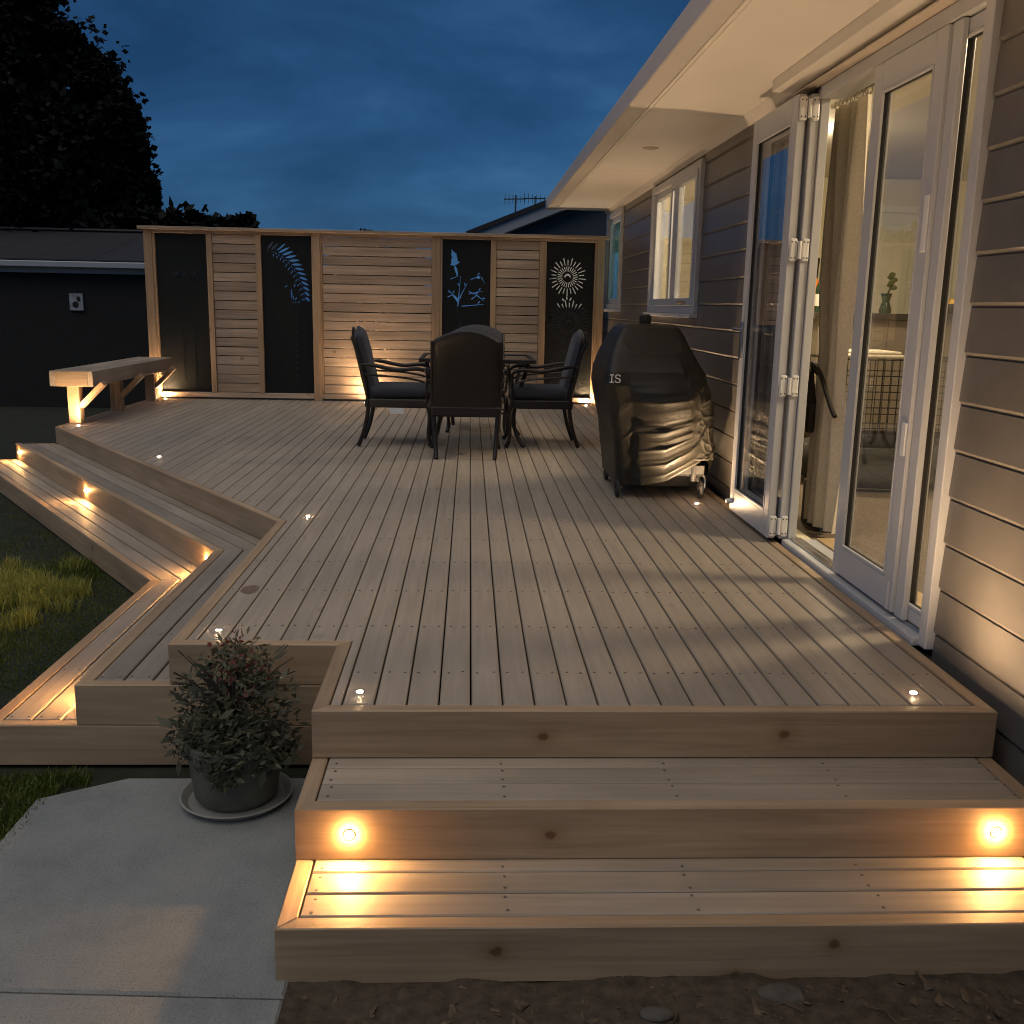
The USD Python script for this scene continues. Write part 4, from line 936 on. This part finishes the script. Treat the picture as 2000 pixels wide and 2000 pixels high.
def pebble(x, y, s, label):
    st = trimesh.creation.icosphere(3, s); st.vertices *= np.array([1.3, .8, .5]); st.vertices *= (1 + .9 * (meshkit.fbm(st.vertices * 18 + x * 9, 3) - .5))[:, None]; st.apply_translation((x, y, G + .008 + s * .02))
    tag(put('stone', st, 'stone', None, 35), label, 'stone')
pebble(0.72, -0.64, .045, 'pale stone against the foot of the front steps')
pebble(0.42, -0.70, .028, 'small stone in the soil left of the pale one')
sh_g = blades(700, rng.normal((0.35, -1.0), (.10, .06), (700, 2)), rng.uniform(.01, .05, 700), rng)
tag(put('weed', sh_g, 'shrub_leaf'), 'low green weed growing in the soil', 'weed')
# ------------------------------------------------------------------ beyond the deck
gs = thing('garage', 'long dark garage with a low metal roof and white gutter', 'garage')
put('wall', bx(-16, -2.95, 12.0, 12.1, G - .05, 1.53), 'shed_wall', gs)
put('gutter', bx(-16.1, -2.9, 11.80, 11.93, 1.515, 1.60, .01), 'gutter_white', gs)
put('fascia', bx(-16.1, -2.9, 11.935, 11.96, 1.44, 1.58, .003), 'gutter_white', gs)
def roof_sheet(x0, x1):
    q = np.array([(11.84, 1.607), (14.2, 2.13), (14.2, 2.15), (11.84, 1.627)])
    return bx(0, 1, 0, 1, 0, 1) if False else trimesh.Trimesh(np.vstack([np.c_[np.full(4, x0), q], np.c_[np.full(4, x1), q]]), [(0, 1, 5), (0, 5, 4), (1, 2, 6), (1, 6, 5), (2, 3, 7), (2, 7, 6), (3, 0, 4), (3, 4, 7), (0, 2, 1), (0, 3, 2), (4, 5, 6), (4, 6, 7)], process=False)
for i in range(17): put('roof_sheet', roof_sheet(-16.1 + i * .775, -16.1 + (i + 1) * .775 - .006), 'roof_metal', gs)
put('ridge', bx(-16.1, -2.9, 14.12, 14.30, 2.14, 2.19, .02), 'roof_metal', gs)
sg = thing('wall_plaque', 'small white square plaque on the dark garage wall', 'plaque')
put('board', bx(-5.66, -5.47, 11.965, 11.997, .93, 1.165, .004), 'plaque_paint', sg)
put('print', cat_([trimesh.creation.icosphere(1, .045).apply_transform(np.diag([1, .03, 1.1, 1])).apply_translation((-5.575, 11.964, 1.01)), trimesh.creation.icosphere(1, .03).apply_transform(np.diag([1, .03, 1.3, 1])).apply_translation((-5.53, 11.964, 1.09))]), 'shed_wall', sg)
fe = thing('boundary_fence', 'dark paling fence behind the privacy screen', 'fence')
for i in range(44): put('paling', bx(-2.8 + i * .155, -2.8 + i * .155 + .148, 12.5, 12.52, G - .05, 1.10 + rng.uniform(-.01, .01), .003), 'fence_wood', fe)
put('rail', bx(-2.8, 4.05, 12.521, 12.56, .15, .24), 'fence_wood', fe); put('rail', bx(-2.8, 4.05, 12.521, 12.56, .85, .94), 'fence_wood', fe)
ne = thing('neighbour_house', 'neighbouring house with a dark gable roof and pale barge board', 'house')
sl = 0.403; xa, za, xt = 0.02, 2.37, 5.2
def gx(x, dz=0): return za + (x - xa) * sl + dz
put('wall', extrude_xz(Polygon([(0.75, G), (9.8, G), (9.8, gx(0.75) - .25), (xt, gx(xt) - .25), (0.75, gx(0.75) - .25)]), 16.30, 16.40), 'far_wall', ne)
put('barge_board', extrude_xz(Polygon([(xa, gx(xa) - .005), (xt, gx(xt) - .005), (xt, gx(xt) - .20), (xa, gx(xa) - .20)]), 16.05, 16.08), 'gutter_white', ne)
put('soffit', extrude_xz(Polygon([(xa, gx(xa) - .19), (xt, gx(xt) - .19), (xt, gx(xt) - .21), (xa, gx(xa) - .21)]), 16.081, 16.299), 'white_paint', ne)
put('roof', extrude_xz(Polygon([(xa - .12, gx(xa - .12)), (xt, gx(xt)), (2 * xt - xa + .12, gx(xa - .12)), (2 * xt - xa + .12, gx(xa - .12) + .09), (xt, gx(xt) + .09), (xa - .12, gx(xa - .12) + .09)]), 16.0, 26.0), 'roof_metal', ne)
wn = put('window', cat_([extrude_xz(sbox(1.45, 1.05, 2.35, 2.25).difference(sbox(1.51, 1.11, 2.29, 2.19)), 16.27, 16.31)]), 'gutter_white', ne)
emitter('lit_blind', (1.0, 0.92, 0.72), 0.10)
put('blind', bx(1.512, 2.288, 16.285, 16.298, 1.112, 2.188), 'lit_blind', wn)
def aerial(x, z0, h, label):
    t = thing('aerial', label, 'aerial', (x, 17.0, z0))
    put('mast', tube([(0, 0, 0), (0, 0, h)], .014, 6), 'aerial', t)
    put('boom', tube([(-.22, 0, h * .8), (.20, 0, h * .84)], .012, 5), 'aerial', t)
    for i in range(6): put('element', tube([(-.20 + i * .075, 0, h * .8 - .10 + .01 * i), (-.20 + i * .075, 0, h * .8 + .10 - .01 * i)], .007, 4), 'aerial', t)
aerial(0.83, 2.78, .38, 'taller roof aerial on the neighbouring house')
aerial(1.20, 2.93, .22, 'shorter roof aerial near the eaves of the near house')

def tree(name, label, base, h, trunk_r, blobs, n, size, shell=.55, stems=5, flat=.6, cat='tree', strays=None):
    t = thing(name, label, cat, base)
    parts = [tube(spline([(0, 0, -.1), (.08, .03, h * .35), (-.05, .05, h * .7), (0, 0, h)], 14), np.linspace(trunk_r, trunk_r * .25, 14), 10)]
    put('trunk', parts[0], 'trunk_bark', t, smooth=50)
    for b in blobs[:stems]:
        s = np.array([0, 0, h * .45]); e = np.array(b[:3])
        put('limb', tube(spline([s, (s + e) / 2 + [0, 0, -.15], e], 8), np.linspace(trunk_r * .4, trunk_r * .08, 8), 6), 'trunk_bark', t)
    nc = n // 2
    core = leaves(nc, blob_pts(nc, [b[:3] + (b[3] * .86,) for b in blobs[:14]], rng, .0), size * 1.35, rng, flat)
    stray = [trimesh.Trimesh(*leaves(len(strays), strays, size, rng, flat), process=False)] if strays is not None else []
    put('crown', cat_(stray + [trimesh.Trimesh(*leaves(n, blob_pts(n, blobs, rng, shell), size, rng, flat), process=False), trimesh.Trimesh(*core, process=False)]), 'tree_leaf', t)
tb_ = [(0, 0, 4.4, 2.0), (1.25, -.2, 3.6, 1.2), (1.70, 0, 2.9, .95), (1.35, 0, 4.25, 1.0), (.55, 0, 5.25, 1.15), (-.15, 0, 6.2, 1.25), (-2.0, 0, 4.6, 2.2), (-1.8, 0, 6.4, 1.9), (-.9, 0, 7.4, 1.3), (-1.4, 0, 2.6, 1.6), (.4, 0, 2.6, 1.5), (-3.4, 0, 3.6, 2.0), (-3.2, 0, 5.8, 2.0), (1.9, 0, 2.2, .8)]
edge = np.array([(.55, 8.0), (.95, 7.2), (1.35, 6.35), (1.20, 5.95), (1.75, 5.62), (2.05, 5.25), (2.3, 4.85), (2.55, 4.45), (2.62, 4.1), (2.45, 3.8), (2.68, 3.45), (2.62, 3.05), (2.72, 2.7), (2.75, 2.4)])
for i in range(120):
    t_ = rng.uniform(0, len(edge) - 1.001); q = edge[int(t_)] + (edge[int(t_) + 1] - edge[int(t_)]) * (t_ % 1); r_ = rng.uniform(.05, .26)
    tb_.append((q[0] - r_ * 1.6 + rng.uniform(-.06, .30), rng.uniform(-.4, .4), q[1], r_))
u_ = rng.uniform(0, len(edge) - 1.001, 260); iu = u_.astype(int); mid = edge[iu] + (edge[iu + 1] - edge[iu]) * (u_ % 1)[:, None]
tw = np.repeat(np.c_[mid[:, 0] - .12, rng.uniform(-.4, .4, 260), mid[:, 1]], 16, 0); dir_ = np.repeat(np.c_[rng.uniform(.2, 1, 260), rng.normal(0, .2, 260), rng.normal(.25, .6, 260)], 16, 0)
stray_ = tw + dir_ * (rng.uniform(0, .42, (len(tw), 1))) + rng.normal(0, .035, tw.shape)
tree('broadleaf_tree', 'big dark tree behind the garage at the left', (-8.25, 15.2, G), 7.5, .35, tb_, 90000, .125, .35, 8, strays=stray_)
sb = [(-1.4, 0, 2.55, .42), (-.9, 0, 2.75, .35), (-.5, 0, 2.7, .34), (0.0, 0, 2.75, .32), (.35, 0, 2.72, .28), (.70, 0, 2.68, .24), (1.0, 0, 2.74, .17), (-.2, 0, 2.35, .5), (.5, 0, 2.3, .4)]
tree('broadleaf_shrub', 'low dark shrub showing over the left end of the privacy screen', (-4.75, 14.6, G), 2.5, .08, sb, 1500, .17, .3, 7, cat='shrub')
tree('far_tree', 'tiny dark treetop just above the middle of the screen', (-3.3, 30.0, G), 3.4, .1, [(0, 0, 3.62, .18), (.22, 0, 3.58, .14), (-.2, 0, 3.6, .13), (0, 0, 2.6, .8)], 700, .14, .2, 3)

for x0, x1, zt, lb in ((-3.22, -2.52, 1.945, 'dark shrub behind the narrow left slats of the screen'), (-1.80, -0.52, 1.945, 'dark shrub behind the wide middle slats of the screen'), (0.26, 0.90, 1.945, 'dark shrub behind the narrow right slats of the screen')):
    hb = []
    for i in range(90):
        r_ = rng.uniform(.12, .22); x_ = rng.uniform(x0 + .12, x1 - .12); e_ = 1 - .10 * abs((x_ - (x0 + x1) / 2) / ((x1 - x0) / 2)) ** 3
        hb.append((x_ - (x0 + x1) / 2, rng.uniform(-.2, .2), rng.uniform(.3, 1) ** .7 * (zt * e_ - G - r_), r_))
    tree('backing_shrub', lb, ((x0 + x1) / 2, 10.1, G), 1.6, .05, hb, 16000, .085, .1, 4, cat='shrub')
